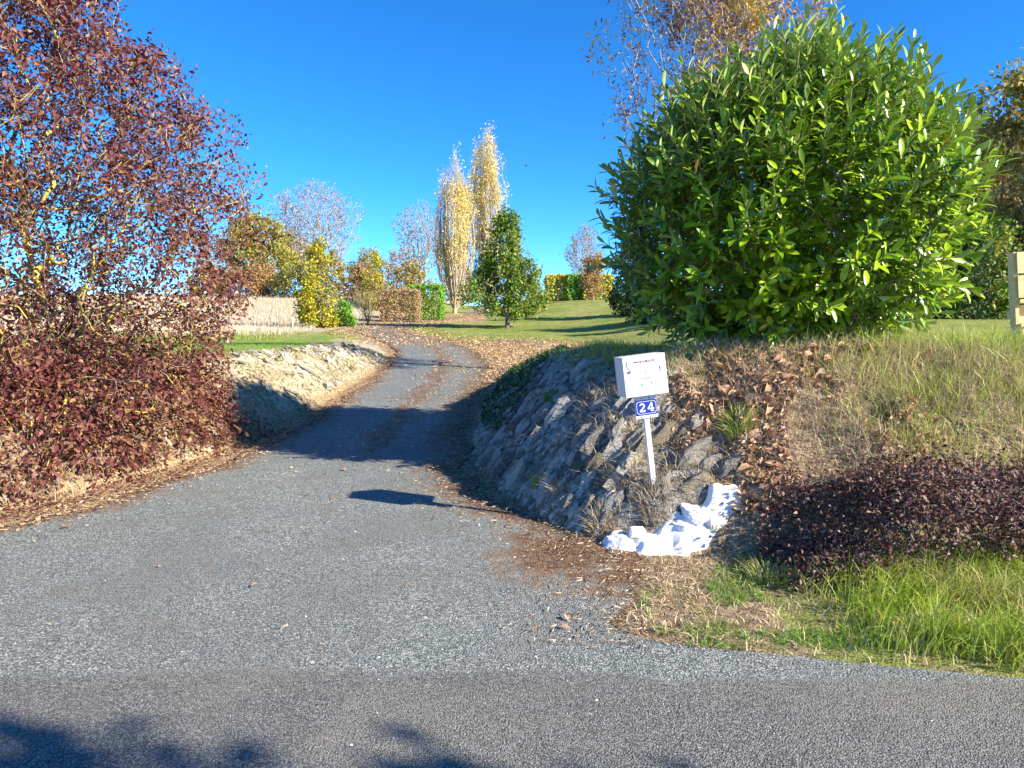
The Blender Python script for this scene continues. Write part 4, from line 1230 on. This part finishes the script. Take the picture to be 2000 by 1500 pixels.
def poplar(label, base, h, w, seed):
    r = np.random.default_rng(seed)
    z = float(H(*base)) - .05; b = np.array([base[0], base[1], z])
    t = thing("poplar", tuple(b), label, "tree", "pair of golden poplars")
    prof = [(.0, .22), (.06, .40), (.15, .66), (.3, .92), (.45, 1.0), (.62, .92), (.78, .70), (.9, .42), (1.0, .10)]
    m = 64; segP0, segP1, R0, R1 = [], [], [], []
    nodes = []
    for i in range(m + 1):
        a = r.random() * 6.28; z0 = (r.random() ** 2.6) * h * .42; rr = w * .5 * r.uniform(.25, 1.0)
        top = min(h * r.uniform(.55, 1.0) if i else h, h * (1.0 - .20 * (rr / (w * .5)) ** 2))
        n = 16; prev = b + np.array([0, 0, z0])
        if i == 0: prev = b.copy(); rr = 0
        for s in range(1, n + 1):
            f = s / n; zt = z0 + (top - z0) * f
            lim = np.interp(zt / h, [p[0] for p in prof], [p[1] for p in prof])
            R = rr * lim * min(1, .25 + f * 3)
            p = b + np.array([R * math.cos(a), R * math.sin(a), zt]) + r.normal(size=3) * .05
            r_a = (.20 if i == 0 else .05) * (1 - f) ** .8 + .012; r_b = (.20 if i == 0 else .05) * (1 - (s - 1) / n) ** .8 + .012
            segP0.append(prev); segP1.append(p); R0.append(r_b); R1.append(r_a); nodes.append((p, f)); prev = p
            for q in range(3):                                        # steep side twigs
                d = norm(np.array([r.normal() * .35, r.normal() * .35, 1.0])) * r.uniform(.35, .9)
                segP0.append(p); segP1.append(p + d); R0.append(.010); R1.append(.005); nodes.append((p + d, f))
    V, L, T = tubes(np.array(segP0), np.array(segP1), np.array(R0), np.array(R1), 5)
    child_np("trunk", t, V, L, T, M_POPBARK, None, True)
    P = np.array([q[0] for q in nodes]); n = 15000
    wts = np.clip(fbm(P[:, 0] * .9 + seed, P[:, 2] * .55, 3) - .30, .02, 1) ** 1.5; wts /= wts.sum()
    i = r.choice(len(P), n, p=wts)
    Q = P[i] + r.normal(size=(n, 3)) * np.array([.14, .14, .22])
    foliage(t, "crown", LEAF_QUAD, Q, rvec(n, r) + np.array([0, 0, -.4]), rvec(n, r), r.uniform(.10, .19, n), [TL["poplar"]], "stuff")
poplar("shorter golden poplar left of the tall one", (-5.25, 66), 14.6, 3.9, 61)
poplar("tallest golden poplar rising behind the hornbeam", (-2.4, 69), 17.6, 4.3, 62)

big = [(.22, .8), (.32, 3.2), (.5, 5.2), (.7, 5.4), (.85, 4.2), (.96, 2.2), (1.0, .8)]
make_tree("bare_tree", "wide nearly bare grey tree behind the slim yellow tree", "tree", (-22.8, 84), 13.2, big, 2100, 2800, .24, "mauve", 71, r0=.0145, e=2.15, bark=M_PALEBARK, trunk_top=.24, k=.38, bias=.45, spread=.5, step=.6, lump=.55)
make_tree("bare_tree", "bare round-crowned tree left of the poplars", "tree", (-9.6, 77), 11.3, [(.28, .5), (.4, 1.8), (.6, 2.9), (.8, 2.8), (.93, 1.7), (1, .5)], 1300, 700, .2, "mauve", 72, r0=.0145, e=2.15, bark=M_PALEBARK, trunk_top=.34, k=.45, bias=.5, step=.5)
make_tree("bare_tree", "distant bare tree above the far hedge right of the hornbeam", "tree", (8.6, 84), 8.6, [(.2, .5), (.35, 1.9), (.6, 2.5), (.85, 1.8), (1, .4)], 1000, 1800, .19, "mauve", 73, r0=.014, e=2.15, bark=M_PALEBARK, trunk_top=.26, k=.45, bias=.5, step=.5)
make_tree("olive_tree", "rounded olive-green tree at the top of the dry field", "tree", (-27.6, 79), 9.3, [(.1, 1.6), (.25, 3.5), (.5, 4.0), (.75, 3.0), (.92, 1.6), (1, .4)], 700, 15000, .28, "olive", 74, trunk_top=.3, spread=.5, bias=.4, lump=.4)
for i, (lab, x, y, h, w, pal, n) in enumerate([
        ("low yellow bush at the field edge left of the olive tree", -29.5, 70, 3.2, 2.2, "yellow", 4000),
        ("tawny thicket right of the olive tree at the field edge", -24.4, 69.5, 3.7, 2.6, "rust", 4500),
        ("green and tawny bush under the wide bare tree", -20.0, 68, 3.6, 2.4, "olive", 4000),
        ("tawny bush behind the slim yellow tree", -17.0, 66.5, 4.7, 2.4, "brown", 4500),
        ("russet bush between the bare tree and the yellow conical tree", -13.0, 63.5, 3.4, 2.2, "rust", 4000),
        ("dark brown thicket at the foot of the bare round-crowned tree", -8.6, 62, 4.4, 2.6, "brown", 5000),
        ("brown bush low behind the russet hedge", -10.6, 58, 2.4, 1.7, "brown", 3000)]):
    make_tree("field_bush", lab, "bush", (x, y), h, [(.02, w * .8), (.4, w), (.75, w * .75), (1, w * .2)], 260, n, .2, pal, 80 + i, trunk_top=.15, spread=.35, bias=.45, lump=.5, group="bushes along the field edge")
make_tree("yellow_conical_tree", "small yellow-green conical tree behind the bare shrub", "tree", (-11.3, 60), 4.6, [(.1, 1.0), (.3, 1.1), (.6, .8), (.85, .4), (1, .1)], 200, 3200, .17, "yellow", 91, trunk_top=.4, spread=.3, lump=.5)
make_tree("rust_tree", "small rust-brown tree at the left of the dark evergreens", "tree", (6.9, 62), 4.6, [(.1, .7), (.35, 1.1), (.7, .9), (1, .2)], 250, 4000, .16, "rust", 92, trunk_top=.35, spread=.3, lump=.5)
make_tree("dark_evergreen", "dark green tree half hidden behind the laurel's left side", "tree", (7.3, 44), 5.2, [(.03, 1.0), (.3, 1.5), (.6, 1.2), (.85, .7), (1, .15)], 300, 7000, .17, "dark", 93, trunk_top=.35, spread=.3, lump=.4)
make_tree("dark_evergreen", "low dark green bush peeping out at the laurel's lower left", "bush", (6.1, 32.5), 2.9, [(.02, .9), (.4, 1.25), (.8, .7), (1, .15)], 200, 4500, .13, "dark", 94, trunk_top=.2, spread=.25, lump=.4)

for i, (lab, x, y, h, pal, n) in enumerate([("pale leafless tree at the back of the tree line left of the olive tree", -37, 96, 10.5, "mauve", 3000), ("tawny tree at the back between the olive tree and the wide bare tree", -30, 97, 9.5, "rust", 6000),
                                           ("low olive tree at the back right of the wide bare tree", -19.5, 98, 6.5, "olive", 5000), ("faint bare tree at the back left of the poplars", -15.2, 100, 6.8, "mauve", 2600), ("faint low tree at the back behind the poplars' feet", -7.2, 99, 6.0, "rust", 4000)]):
    make_tree("background_tree", lab, "tree", (x, y), h, [(.1, h * .2), (.3, h * .38), (.6, h * .4), (.85, h * .26), (1, .3)], 420, n, .26, pal, 130 + i, trunk_top=.25, spread=.5, bias=.45, lump=.6, bark=M_PALEBARK, group="tree line at the top of the field")

# the tree with reddish and golden leaves rising behind the laurel
make_tree("ash_tree", "thin-leaved tree with purple and golden leaves rising behind the laurel", "tree", (3.8, 14.6), 8.9,
          [(.34, 1.1), (.45, 1.75), (.58, 2.1), (.75, 2.1), (.9, 1.6), (1.0, .6)], 1700, 17000, .12, "ash", 95, tpl=LEAF_SLIM, r0=.0048, trunk_top=.36, k=.42, bias=.45, spread=.22, step=.3, e=2.3, bark=M_PALEBARK, droop=.6, lump=.6)

# the wood at the right edge
big2 = [(.06, 2.2), (.2, 3.6), (.45, 4.0), (.7, 3.4), (.88, 2.0), (1.0, .5)]
make_tree("brown_tree", "tall brown and gold tree filling the right edge", "tree", (20.0, 27.5), 10.6, big2, 900, 30000, .22, "brown", 101, trunk_top=.3, spread=.4, bias=.42, lump=.45, group="trees right of the laurel")
make_tree("brown_tree", "orange-gold tree just clear of the laurel's right shoulder", "tree", (22.6, 36), 9.8, [(.1, 1.8), (.4, 3.2), (.7, 2.6), (1, .5)], 500, 16000, .19, "rust", 102, trunk_top=.35, spread=.4, lump=.5, group="trees right of the laurel")
make_tree("dark_bush", "dark green bush behind the laurel's right side", "bush", (13.6, 23.0), 3.5, [(.02, 1.3), (.35, 1.6), (.75, 1.1), (1, .2)], 300, 7000, .13, "dark", 103, trunk_top=.2, spread=.3, lump=.4, group="bushes right of the laurel")
make_tree("mixed_bush", "yellowing green bush left of the pallet seat", "bush", (15.6, 23.4), 3.3, [(.02, 1.1), (.35, 1.4), (.75, 1.0), (1, .2)], 260, 5000, .13, "hornbeam", 104, trunk_top=.2, spread=.3, lump=.4, group="bushes right of the laurel")
make_tree("brown_bush", "brown leaved bush at the foot of the tall brown tree", "bush", (18.2, 24.6), 3.0, [(.02, 1.3), (.35, 1.5), (.75, 1.0), (1, .2)], 240, 4500, .14, "brown", 105, trunk_top=.2, spread=.3, lump=.4, group="bushes right of the laurel")
make_tree("dark_evergreen", "dark evergreen deep behind the laurel's right side", "tree", (11.0, 26.5), 4.6, [(.02, 1.3), (.3, 1.6), (.7, 1.2), (1, .2)], 260, 6000, .15, "dark", 106, trunk_top=.3, spread=.3, lump=.4)

# trees across the lane, outside the frame; their shadow tips reach the lane at the lower left
for i, (x, y, h) in enumerate([(7.6, -3.0, 6.35), (8.5, -3.1, 6.3), (6.7, -3.1, 6.3)]):
    make_tree("roadside_tree", ["middle one of three roadside trees across the lane", "roadside tree across the lane, farthest right of the three", "roadside tree across the lane, farthest left of the three"][i], "tree",
              (x, y), h, [(.2, .7), (.4, 1.3), (.7, 1.25), (.9, .8), (1, .3)], 300, 10000, .19, "olive", 110 + i, trunk_top=.4, spread=.3, group="roadside trees across the lane")

# stakes on the left lawn, and a bird
M_STAKE = plain("pale_stake", (.62, .60, .56), .7, .3)
for x, y, h, lab in ((-11.4, 37.4, .62, "thin pale stake left of the slim yellow tree"), (-9.2, 23.2, .55, "thin pale stake near the red dogwood's right edge")):
    z = float(H(x, y)); P0 = np.array([[x, y, z - .05], [x + .005, y, z + h * .9]]); P1 = np.array([[x + .005, y, z + h * .9], [x + .005, y, z + h]])
    V, L, T = tubes(P0, P1, np.array([.028, .028]), np.array([.026, .004]), 6)
    tag(link("stake", mesh_np("stake", V, L, T, M_STAKE)), lab, "stake", "stakes on the left lawn")
bm = bmesh.new()
bmesh.ops.create_uvsphere(bm, u_segments=8, v_segments=6, radius=1, matrix=Matrix.Diagonal((.05, .13, .045, 1)))
for s in (-1, 1):
    q = [bm.verts.new(c) for c in ((s * .03, .06, .02), (s * .20, .05, .09), (s * .34, -.05, .03), (s * .18, -.05, .08), (s * .03, -.06, .02))]
    bm.faces.new(q)
q = [bm.verts.new(c) for c in ((-.03, -.10, 0), (.03, -.10, 0), (.05, -.22, 0), (-.05, -.22, 0))]; bm.faces.new(q)
bird = obj_bm("bird", bm, plain("dark_plumage", (.03, .03, .032), .7), None); bird.location = (1.35, 70, 15.9)
bird.location = (.98, 51, 12.0)
tag(bird, "tiny dark bird high in the sky right of the poplars", "bird")
# ------------------------------------------------------------------ grass, litter and fallen leaves
G_LONG = leaf_mat("long_green_grass", [(.13, .21, .02), (.20, .30, .03), (.30, .40, .045), (.42, .45, .08), (.52, .45, .18)], .45, .3, .35, (.35, .5, .05), ([(.30, .26, .09), (.46, .40, .16), (.56, .48, .25), (.24, .32, .04)], 2.6, .46, .66))
G_DRY = leaf_mat("dry_straw", [(.26, .185, .11), (.40, .30, .175), (.54, .43, .27), (.62, .52, .35), (.34, .29, .14)], .7, .2, .2)
G_GREYDRY = leaf_mat("withered_stalks", [(.17, .125, .095), (.28, .215, .165), (.42, .34, .26), (.34, .29, .17)], .8, .15, .15)
G_LAWN = leaf_mat("lawn_grass", [(.11, .15, .025), (.17, .21, .04), (.24, .27, .06), (.33, .31, .11)], .5, .3, .3, (.35, .45, .06))
G_GREEN = leaf_mat("fresh_green_grass", [(.07, .17, .02), (.11, .23, .03), (.17, .29, .04)], .5, .3, .3, (.3, .5, .04))
G_FIELD = leaf_mat("field_straw", [(.42, .33, .22), (.52, .43, .30), (.60, .51, .38), (.46, .38, .22)], .8, .25, .15)
LIT = leaf_mat("fallen_leaf_litter", [(.18, .10, .055), (.30, .18, .085), (.44, .28, .13), (.56, .40, .19), (.54, .45, .30)], .7, .15, .2)
BRN = leaf_mat("large_dead_leaf", [(.20, .10, .055), (.32, .18, .10), (.44, .28, .17), (.52, .37, .25)], .6, .15, .25)
STRAWBIT = leaf_mat("straw_bits", [(.14, .07, .035), (.26, .15, .08), (.44, .33, .20), (.62, .52, .38)], .7, .0, .2)

def grass(name, label, x, y, hmin, hmax, w, mat, seed, lean=(0, 0), ls=.35, seg=3, cat="grass"):
    r = np.random.default_rng(seed); n = len(x)
    P = np.stack([x, y, H(x, y) - .01], 1)
    h = hmin + (hmax - hmin) * r.random(n) ** 1.4
    ln = np.stack([r.normal(size=n) * ls + lean[0], r.normal(size=n) * ls + lean[1], np.zeros(n)], 1)
    V, L, T = blades(P, h, np.full(n, w) * r.uniform(.7, 1.3, n), ln, r, seg)
    o = link(name, mesh_np(name, V, L, T, mat))
    return tag(o, label, cat, None, "stuff")

def area(n, x0, x1, y0, y1, test, seed):
    r = np.random.default_rng(seed)
    x = r.uniform(x0, x1, n); y = r.uniform(y0, y1, n)
    dl, dr = side(x, y)
    k = test(x, y, dl, dr, r.random(n))
    return x[k], y[k]

pv = lambda x, y: x > xat(PAVE_R, y) + .03
# verge in front of the right bank
x, y = area(34000, .95, 4.2, 2.95, 4.45, lambda x, y, dl, dr, q: pv(x, y) & (q < sstep(1.5, 2.25, x) * (1.6 * fbm(x * 3.4, y * 3.4, 2) - .25) * sstep(4.3, 3.9, y - .25 * sstep(1.6, 2.4, x)) * sstep(3.0, 3.35, y + .10 * (x - 1.2))) & (y > 3.05 - .06 * (x - 1)), 1)
grass("long_grass", "long green grass on the verge below the dark red shrub", x, y, .08, .30, .0065, G_LONG, 2, (.05, -.35), .45)
x, y = area(17000, .5, 4.2, 3.0, 4.8, lambda x, y, dl, dr, q: pv(x, y) & (q < .30 + .6 * (fbm(x * 4, y * 4, 3) > .5)), 3)
grass("dry_verge_grass", "short dry grass on the verge by the driveway mouth", x, y, .02, .09, .005, G_DRY, 4, (0, -.2), .8, 2)
x, y = area(12000, .45, 1.9, 3.2, 4.5, lambda x, y, dl, dr, q: pv(x, y) & (fbm(x * 3.3 + 8, y * 3.3, 3) > .58), 5)
grass("green_verge_patches", "small green grass patches on the verge beside the driveway mouth", x, y, .02, .075, .0055, G_GREEN, 6, (0, 0), .6)
# bank face
x, y = area(44000, .55, 5.2, 4.4, 6.3, lambda x, y, dl, dr, q: (dr > .25) & (q < .30 + .7 * fbm(x * 2.5, y * 2.5, 3)) & ~((y < 4.9) & (x > 1.75) & (q > .36)) & ((x > 1.65) | (q < .26)), 7)
k_ = np.random.default_rng(8).random(len(x))
grass("dry_bank_grass", "dry straw grass and stalks over the sunlit right bank", x[k_ < .6], y[k_ < .6], .04, .20, .0045, G_DRY, 9, (-.1, -.3), .7, 2)
grass("withered_stalks", "withered grey-brown stalks on the sunlit right bank", x[k_ >= .6], y[k_ >= .6], .05, .19, .005, G_GREYDRY, 10, (-.1, -.3), .9, 2)
x, y = area(16000, 1.9, 5.4, 4.7, 6.9, lambda x, y, dl, dr, q: (dr > .5) & (q < sstep(2.0, 3.3, x) * (.2 + fbm(x * 2 + 3, y * 2, 3))), 11)
grass("tall_bank_grass", "tall yellow-green grass at the right end of the bank", x, y, .08, .30, .0055, G_LONG, 12, (-.05, -.25), .45)
# crest of the shaded flank and under the laurel
x, y = area(12000, .3, 3.5, 5.7, 9.5, lambda x, y, dl, dr, q: (dr > .95) & (dr < 1.75), 13)
grass("crest_grass", "green grass along the crest of the right bank", x, y, .04, .16, .005, G_LONG, 14, (-.2, -.1), .5)
x, y = area(15000, -.6, 1.7, 4.75, 10, lambda x, y, dl, dr, q: (dr > .04) & (dr < 1.15) & (fbm(x * 4, y * 3, 2) > .46), 15)
grass("outcrop_stalks", "dead stalks growing between the grey rock slabs", x, y, .03, .16, .0045, G_GREYDRY, 16, (-.3, -.1), .8)
# lawns
x, y = area(150000, .8, 14.5, 6.0, 22, lambda x, y, dl, dr, q: (dr > 1.5) & (x / y < .76) & (q < 1.2 - y / 22), 17)
grass("lawn_grass", "short mown grass of the right-hand lawn", x, y, .02, .055, .008, G_LAWN, 18, (0, 0), .8, 1)
x, y = area(60000, -14, -3, 8.5, 28, lambda x, y, dl, dr, q: (dl > 1.05 - .25 * q) & (x / y > -.78), 19)
grass("left_lawn_grass", "short green grass above the limestone bank", x, y, .03, .085, .011, G_GREEN, 20, (0, 0), .6, 1)
x, y = area(60000, -3.6, 16, 26.5, 50, lambda x, y, dl, dr, q: (dr > .3) & (x / y < .4), 21)
grass("far_lawn_grass", "mown grass of the lawn around the hornbeam", x, y, .02, .06, .02, G_LAWN, 22, (0, 0), .8, 1)
x, y = area(9000, -5.2, -2.9, 7.4, 20, lambda x, y, dl, dr, q: (dl > .15) & (dl < 1.6) & (fbm(x * 3 + 2, y * 2.5, 3) > .50), 23)
grass("bank_weeds", "green weeds between the limestone rubble", x, y, .03, .10, .010, G_GREEN, 24, (.2, -.1), .8)
x, y = area(32000, -5.2, -2.85, 6.8, 20, lambda x, y, dl, dr, q: (dl > .03) & (dl < 1.7), 25)
grass("bank_straw", "dry straw among the limestone rubble", x, y, .015, .07, .0055, G_DRY, 26, (.25, -.1), 1.0, 2)
# verge under the red dogwood
x, y = area(24000, -6, -2.9, 4.6, 9.2, lambda x, y, dl, dr, q: (dl > -.01) & (x < xat(PAVE_L, y) - .02) & (q < .25 + .9 * fbm(x * 2.2, y * 2.2, 3)) & (pdist(PAVE_L, x, y) < 1.5) & (pdist(PAVE_L, x, y) > .12 + .35 * fbm(x * 4, y * 4, 2)) & (fbm(x * 3.1 + 4, y * 3.1, 3) > .42), 27)
grass("dogwood_verge_straw", "dry straw grass along the verge under the red dogwood", x, y, .03, .19, .005, G_DRY, 28, (.25, -.25), .7, 2)
# the dry field
x, y = area(90000, -52, -8.5, 30, 78, lambda x, y, dl, dr, q: (dl > 1) & (x < -9.2 - .9 * (q * 1)) & (x / y < -.20) & (x / y > -.78) & (q < 1.25 - y / 110), 29)
grass("field_grass", "tall dry pale grass of the field beyond the left lawn", x, y, .12, .42, .025, G_FIELD, 30, (.1, 0), .25, 1)
x, y = area(9000, -20, -9, 26, 33, lambda x, y, dl, dr, q: (dl > 1) & (x / y > -.78), 31)
grass("field_edge_grass", "yellowing grass between lawn and dry field", x, y, .06, .22, .02, G_LAWN, 32, (0, 0), .3, 1)

def tuft(label, x, y, n, h, mat, seed, rad=.05):
    r = np.random.default_rng(seed)
    a = r.random(n) * 6.28; q = rad * np.sqrt(r.random(n))
    P = np.stack([x + q * np.cos(a), y + q * np.sin(a), np.zeros(n)], 1); P[:, 2] = H(P[:, 0], P[:, 1]) - .01
    ln = np.stack([np.cos(a), np.sin(a), 0 * a], 1) * r.uniform(.2, 1.3, n)[:, None]
    V, L, T = blades(P, h * r.uniform(.5, 1.1, n), np.full(n, .005), ln, r, 4)
    tag(link("grass_tuft", mesh_np("grass_tuft", V, L, T, mat)), label, "grass tuft", "grass tufts on the right bank")
tuft("bright green grass tuft on the bank right of the mailbox post", 1.66, 5.2, 260, .17, G_LONG, 1, .09)
tuft("spiky grass tuft low on the rock face left of the mailbox", .22, 5.72, 110, .17, G_LONG, 2)
tuft("dry spiky tuft at the foot of the rocks above the driveway edge", .36, 5.42, 100, .16, G_DRY, 3)
tuft("dark grass tuft high on the shaded rock face", .38, 6.85, 140, .20, G_GREEN, 4)
tuft("green tuft in the verge below the white painted rocks", 1.52, 4.12, 240, .14, G_LONG, 5, .1)
tuft("sedge-like tuft left of the white painted rocks", .62, 4.92, 140, .14, G_DRY, 6, .07)
tuft("rusty tuft between the boulders left of the mailbox post", .80, 5.12, 200, .13, LIT, 7, .10)
tuft("brown tuft hanging over the dark hollow beside the white painted rocks", .98, 4.86, 220, .12, G_GREYDRY, 8, .10)

def scatter(name, label, x, y, zfun, smin, smax, tpl, mat, seed, flat=.35, thin=None, cat="leaf litter"):
    r = np.random.default_rng(seed); n = len(x)
    P = np.stack([x, y, zfun(x, y) + r.uniform(.003, .016, n)], 1)
    a = r.random(n) * 6.28
    D = np.stack([np.cos(a), np.sin(a), r.normal(size=n) * flat * .5], 1); U = norm(np.stack([r.normal(size=n) * flat, r.normal(size=n) * flat, np.ones(n)], 1))
    S = r.uniform(smin, smax, n)
    S3 = np.stack([S * (thin or 1), S, S], 1)
    X, Y, Z = frames(D, U)
    V, L, T, M = instances(tpl, P, X, Y, Z, S3)
    return tag(link(name, mesh_np(name, V, L, T, mat)), label, cat, None, "stuff")

drz = lambda x, y: gbase(y) + .016 + (fbm(x * .7, y * .7, 3) - .5) * .03 * np.clip((y - 3.2) / 2, 0, 1)
x, y = area(60000, -4, 3.2, 5.6, 28, lambda x, y, dl, dr, q: (x > xat(PAVE_L, y)) & (x < xat(PAVE_R, y)) & (
    q < .34 * np.exp(-((x - .5 * (xat(PAVE_L, y) + xat(PAVE_R, y)) - .15) / .35) ** 2) * sstep(6, 9, y) + .5 * sstep(11, 17, y) * sstep(-2.4, -.5, x) + .15 * sstep(18, 24, y) + .006), 41)
scatter("drive_leaf_litter", "small dry leaves strewn over the middle of the driveway", x, y, drz, .02, .05, LEAF_CHIP, LIT, 42)
x, y = area(30000, -3, 4.2, 12, 29, lambda x, y, dl, dr, q: (x > xat(PAVE_R, y) - .1) & (dr < 3.2) & (q < 1.3 - np.abs(y - 20) / 9 - .2 * np.clip(x - 1, 0, 9)), 43)
scatter("fallen_leaves", "carpet of golden brown fallen leaves right of the upper driveway", x, y, lambda x, y: H(x, y) + .01, .03, .07, LEAF_CHIP, LIT, 44, .6)
x, y = area(17000, -9, -1, 24, 62, lambda x, y, dl, dr, q: (x > xat(FOOT_L, y) - 1.2) & (x < xat(PAVE_R, y) + 2), 45)
scatter("far_fallen_leaves", "pale fallen leaves below the far hedges and poplars", x, y, lambda x, y: np.where(in_pave(x, y), drz(x, y), H(x, y) + .02), .04, .09, LEAF_CHIP, LIT, 46, .6)
x, y = area(110000, -7, 1.4, 3.2, 16, lambda x, y, dl, dr, q: (x > xat(PAVE_L, y) - .35) & (x < xat(PAVE_R, y) + .4) & (
    q < 1.0 * np.exp(-(pdist(PAVE_L, x, y) / .26) ** 2) * (y > 4.0) + .8 * np.exp(-(pdist(PAVE_R, x, y) / .42) ** 2) + .008), 47)
scatter("straw_litter", "bits of dry straw and needles along the driveway edges", x, y, lambda x, y: np.where(in_pave(x, y), drz(x, y), H(x, y)), .02, .075, LEAF_CHIP, STRAWBIT, 48, .3, .12)
x, y = area(5000, -3.0, 2.4, 2.4, 12, lambda x, y, dl, dr, q: in_pave(x, y) & (q < .18), 49)
scatter("pale_grit", "pale grit and stalk bits lying on the asphalt", x, y, lambda x, y: np.where(y < 2.9, .022, drz(x, y)), .006, .016, LEAF_CHIP, noise_mat("pale_grit", [(.5, .47, .42), (.75, .72, .66)], 30), 50, .5, .8, "grit")

x, y = area(26000, -7, -2.6, 4.0, 24, lambda x, y, dl, dr, q: (x < xat(PAVE_L, y) + .12) & (dl < .45) & (q < 1.3 * np.exp(-(pdist(PAVE_L, x, y) / .35) ** 2) * (.3 + fbm(x * 4, y * 3, 2))), 51)
scatter("verge_leaf_litter", "brown leaf litter along the driveway's left edge", x, y, lambda x, y: np.where(in_pave(x, y), drz(x, y), H(x, y)), .015, .045, LEAF_CHIP, leaf_mat("brown_litter", [(.09, .045, .025), (.17, .085, .045), (.27, .15, .08), (.40, .28, .16)], .7, .0, .2), 52, .5)

x, y = area(16000, -6.5, -2.8, 4.2, 9.0, lambda x, y, dl, dr, q: (x < xat(PAVE_L, y) + .25) & (dl < 1.6) & (q < 1.2 * np.exp(-np.clip(x - xat(PAVE_L, y) + .3, 0, 9) * 5) * (.2 + fbm(x * 3, y * 3, 2))), 53)
scatter("fallen_red_leaves", "fallen dark red leaves on the verge under the dogwood", x, y, lambda x, y: np.where(in_pave(x, y), drz(x, y), H(x, y) + .01), .025, .05, LEAF_MID, R_LEAF, 54, .6)

x, y = area(9000, 1.2, 3.4, 4.55, 6.0, lambda x, y, dl, dr, q: (dr > .2) & (q < 1.1 * (fbm(x * 2.2 + 1, y * 2.2 + 6, 2) > .46) * sstep(3.3, 2.2, x)), 55)
scatter("bank_leaf_litter", "brown leaf litter on the sunlit bank right of the mailbox", x, y, lambda x, y: H(x, y) + .012, .025, .06, LEAF_CURL, BRN, 56, .9)
# large dead leaves on the sunlit bank, each its own
r = np.random.default_rng(60)
x, y = area(3000, 1.45, 3.3, 4.6, 5.8, lambda x, y, dl, dr, q: (q < .5) & (fbm(x * 2.2 + 1, y * 2.2 + 6, 2) > .50) & ~((x > 1.9) & (y < 5.05)), 61)
x, y = x[:150], y[:150]
dead = [mesh_np("dead_leaf", LEAF_CURL.V * np.array([1.0 + .15 * i, 1, .7 + .3 * i]), LEAF_CURL.loops, LEAF_CURL.tot, BRN, None, True) for i in range(4)]
n_ = hnormal(x, y)
a = r.random(len(x)) * 6.28
X, Y, Z = frames(np.stack([np.cos(a), np.sin(a), r.normal(size=len(x)) * .5], 1), norm(n_ + r.normal(size=(len(x), 3)) * .5))
for i in range(len(x)):
    o = link("dead_leaf", dead[i % 4])
    place(o, (x[i], y[i], float(H(x[i], y[i])) + .035), X[i], Y[i], Z[i], r.uniform(.06, .115))
    tag(o, "large curled brown dead leaf lying on the sunlit bank below the laurel", "leaf", "dead leaves on the sunlit bank")
for i, (px, pyy, s, lab) in enumerate([(-2.16, 4.26, .035, "single orange leaf lying on the left part of the driveway"), (.46, 4.86, .06, "orange leaf at the foot of the rocks by the driveway's right edge"),
                                       (-1.45, 3.98, .05, "flattened tan leaf on the asphalt in mid driveway"), (.28, 3.55, .05, "rust-red leaf flat on the driveway left of the verge"),
                                       (.24, 3.42, .05, "rust-brown leaf nearest the lane on the driveway"), (-3.25, 5.05, .06, "pale yellow leaf on the litter strip at the left edge"),
                                       (1.92, 4.02, .085, "upright tan leaf in front of the dark red shrub"), (.75, 4.78, .07, "orange-brown leaf propped against the rocks left of the white paint")]):
    o = link("fallen_leaf", dead[i % 4], None)
    z = float(np.where(in_pave(px, pyy), drz(px, pyy), H(px, pyy)))
    o.location = (px, pyy, z + (.012 if i not in (6, 7) else .06)); o.scale = (s, s, s * .5); o.rotation_euler = (.1 if i != 6 else 1.2, .1, i * 1.1)
    tag(o, lab, "leaf")
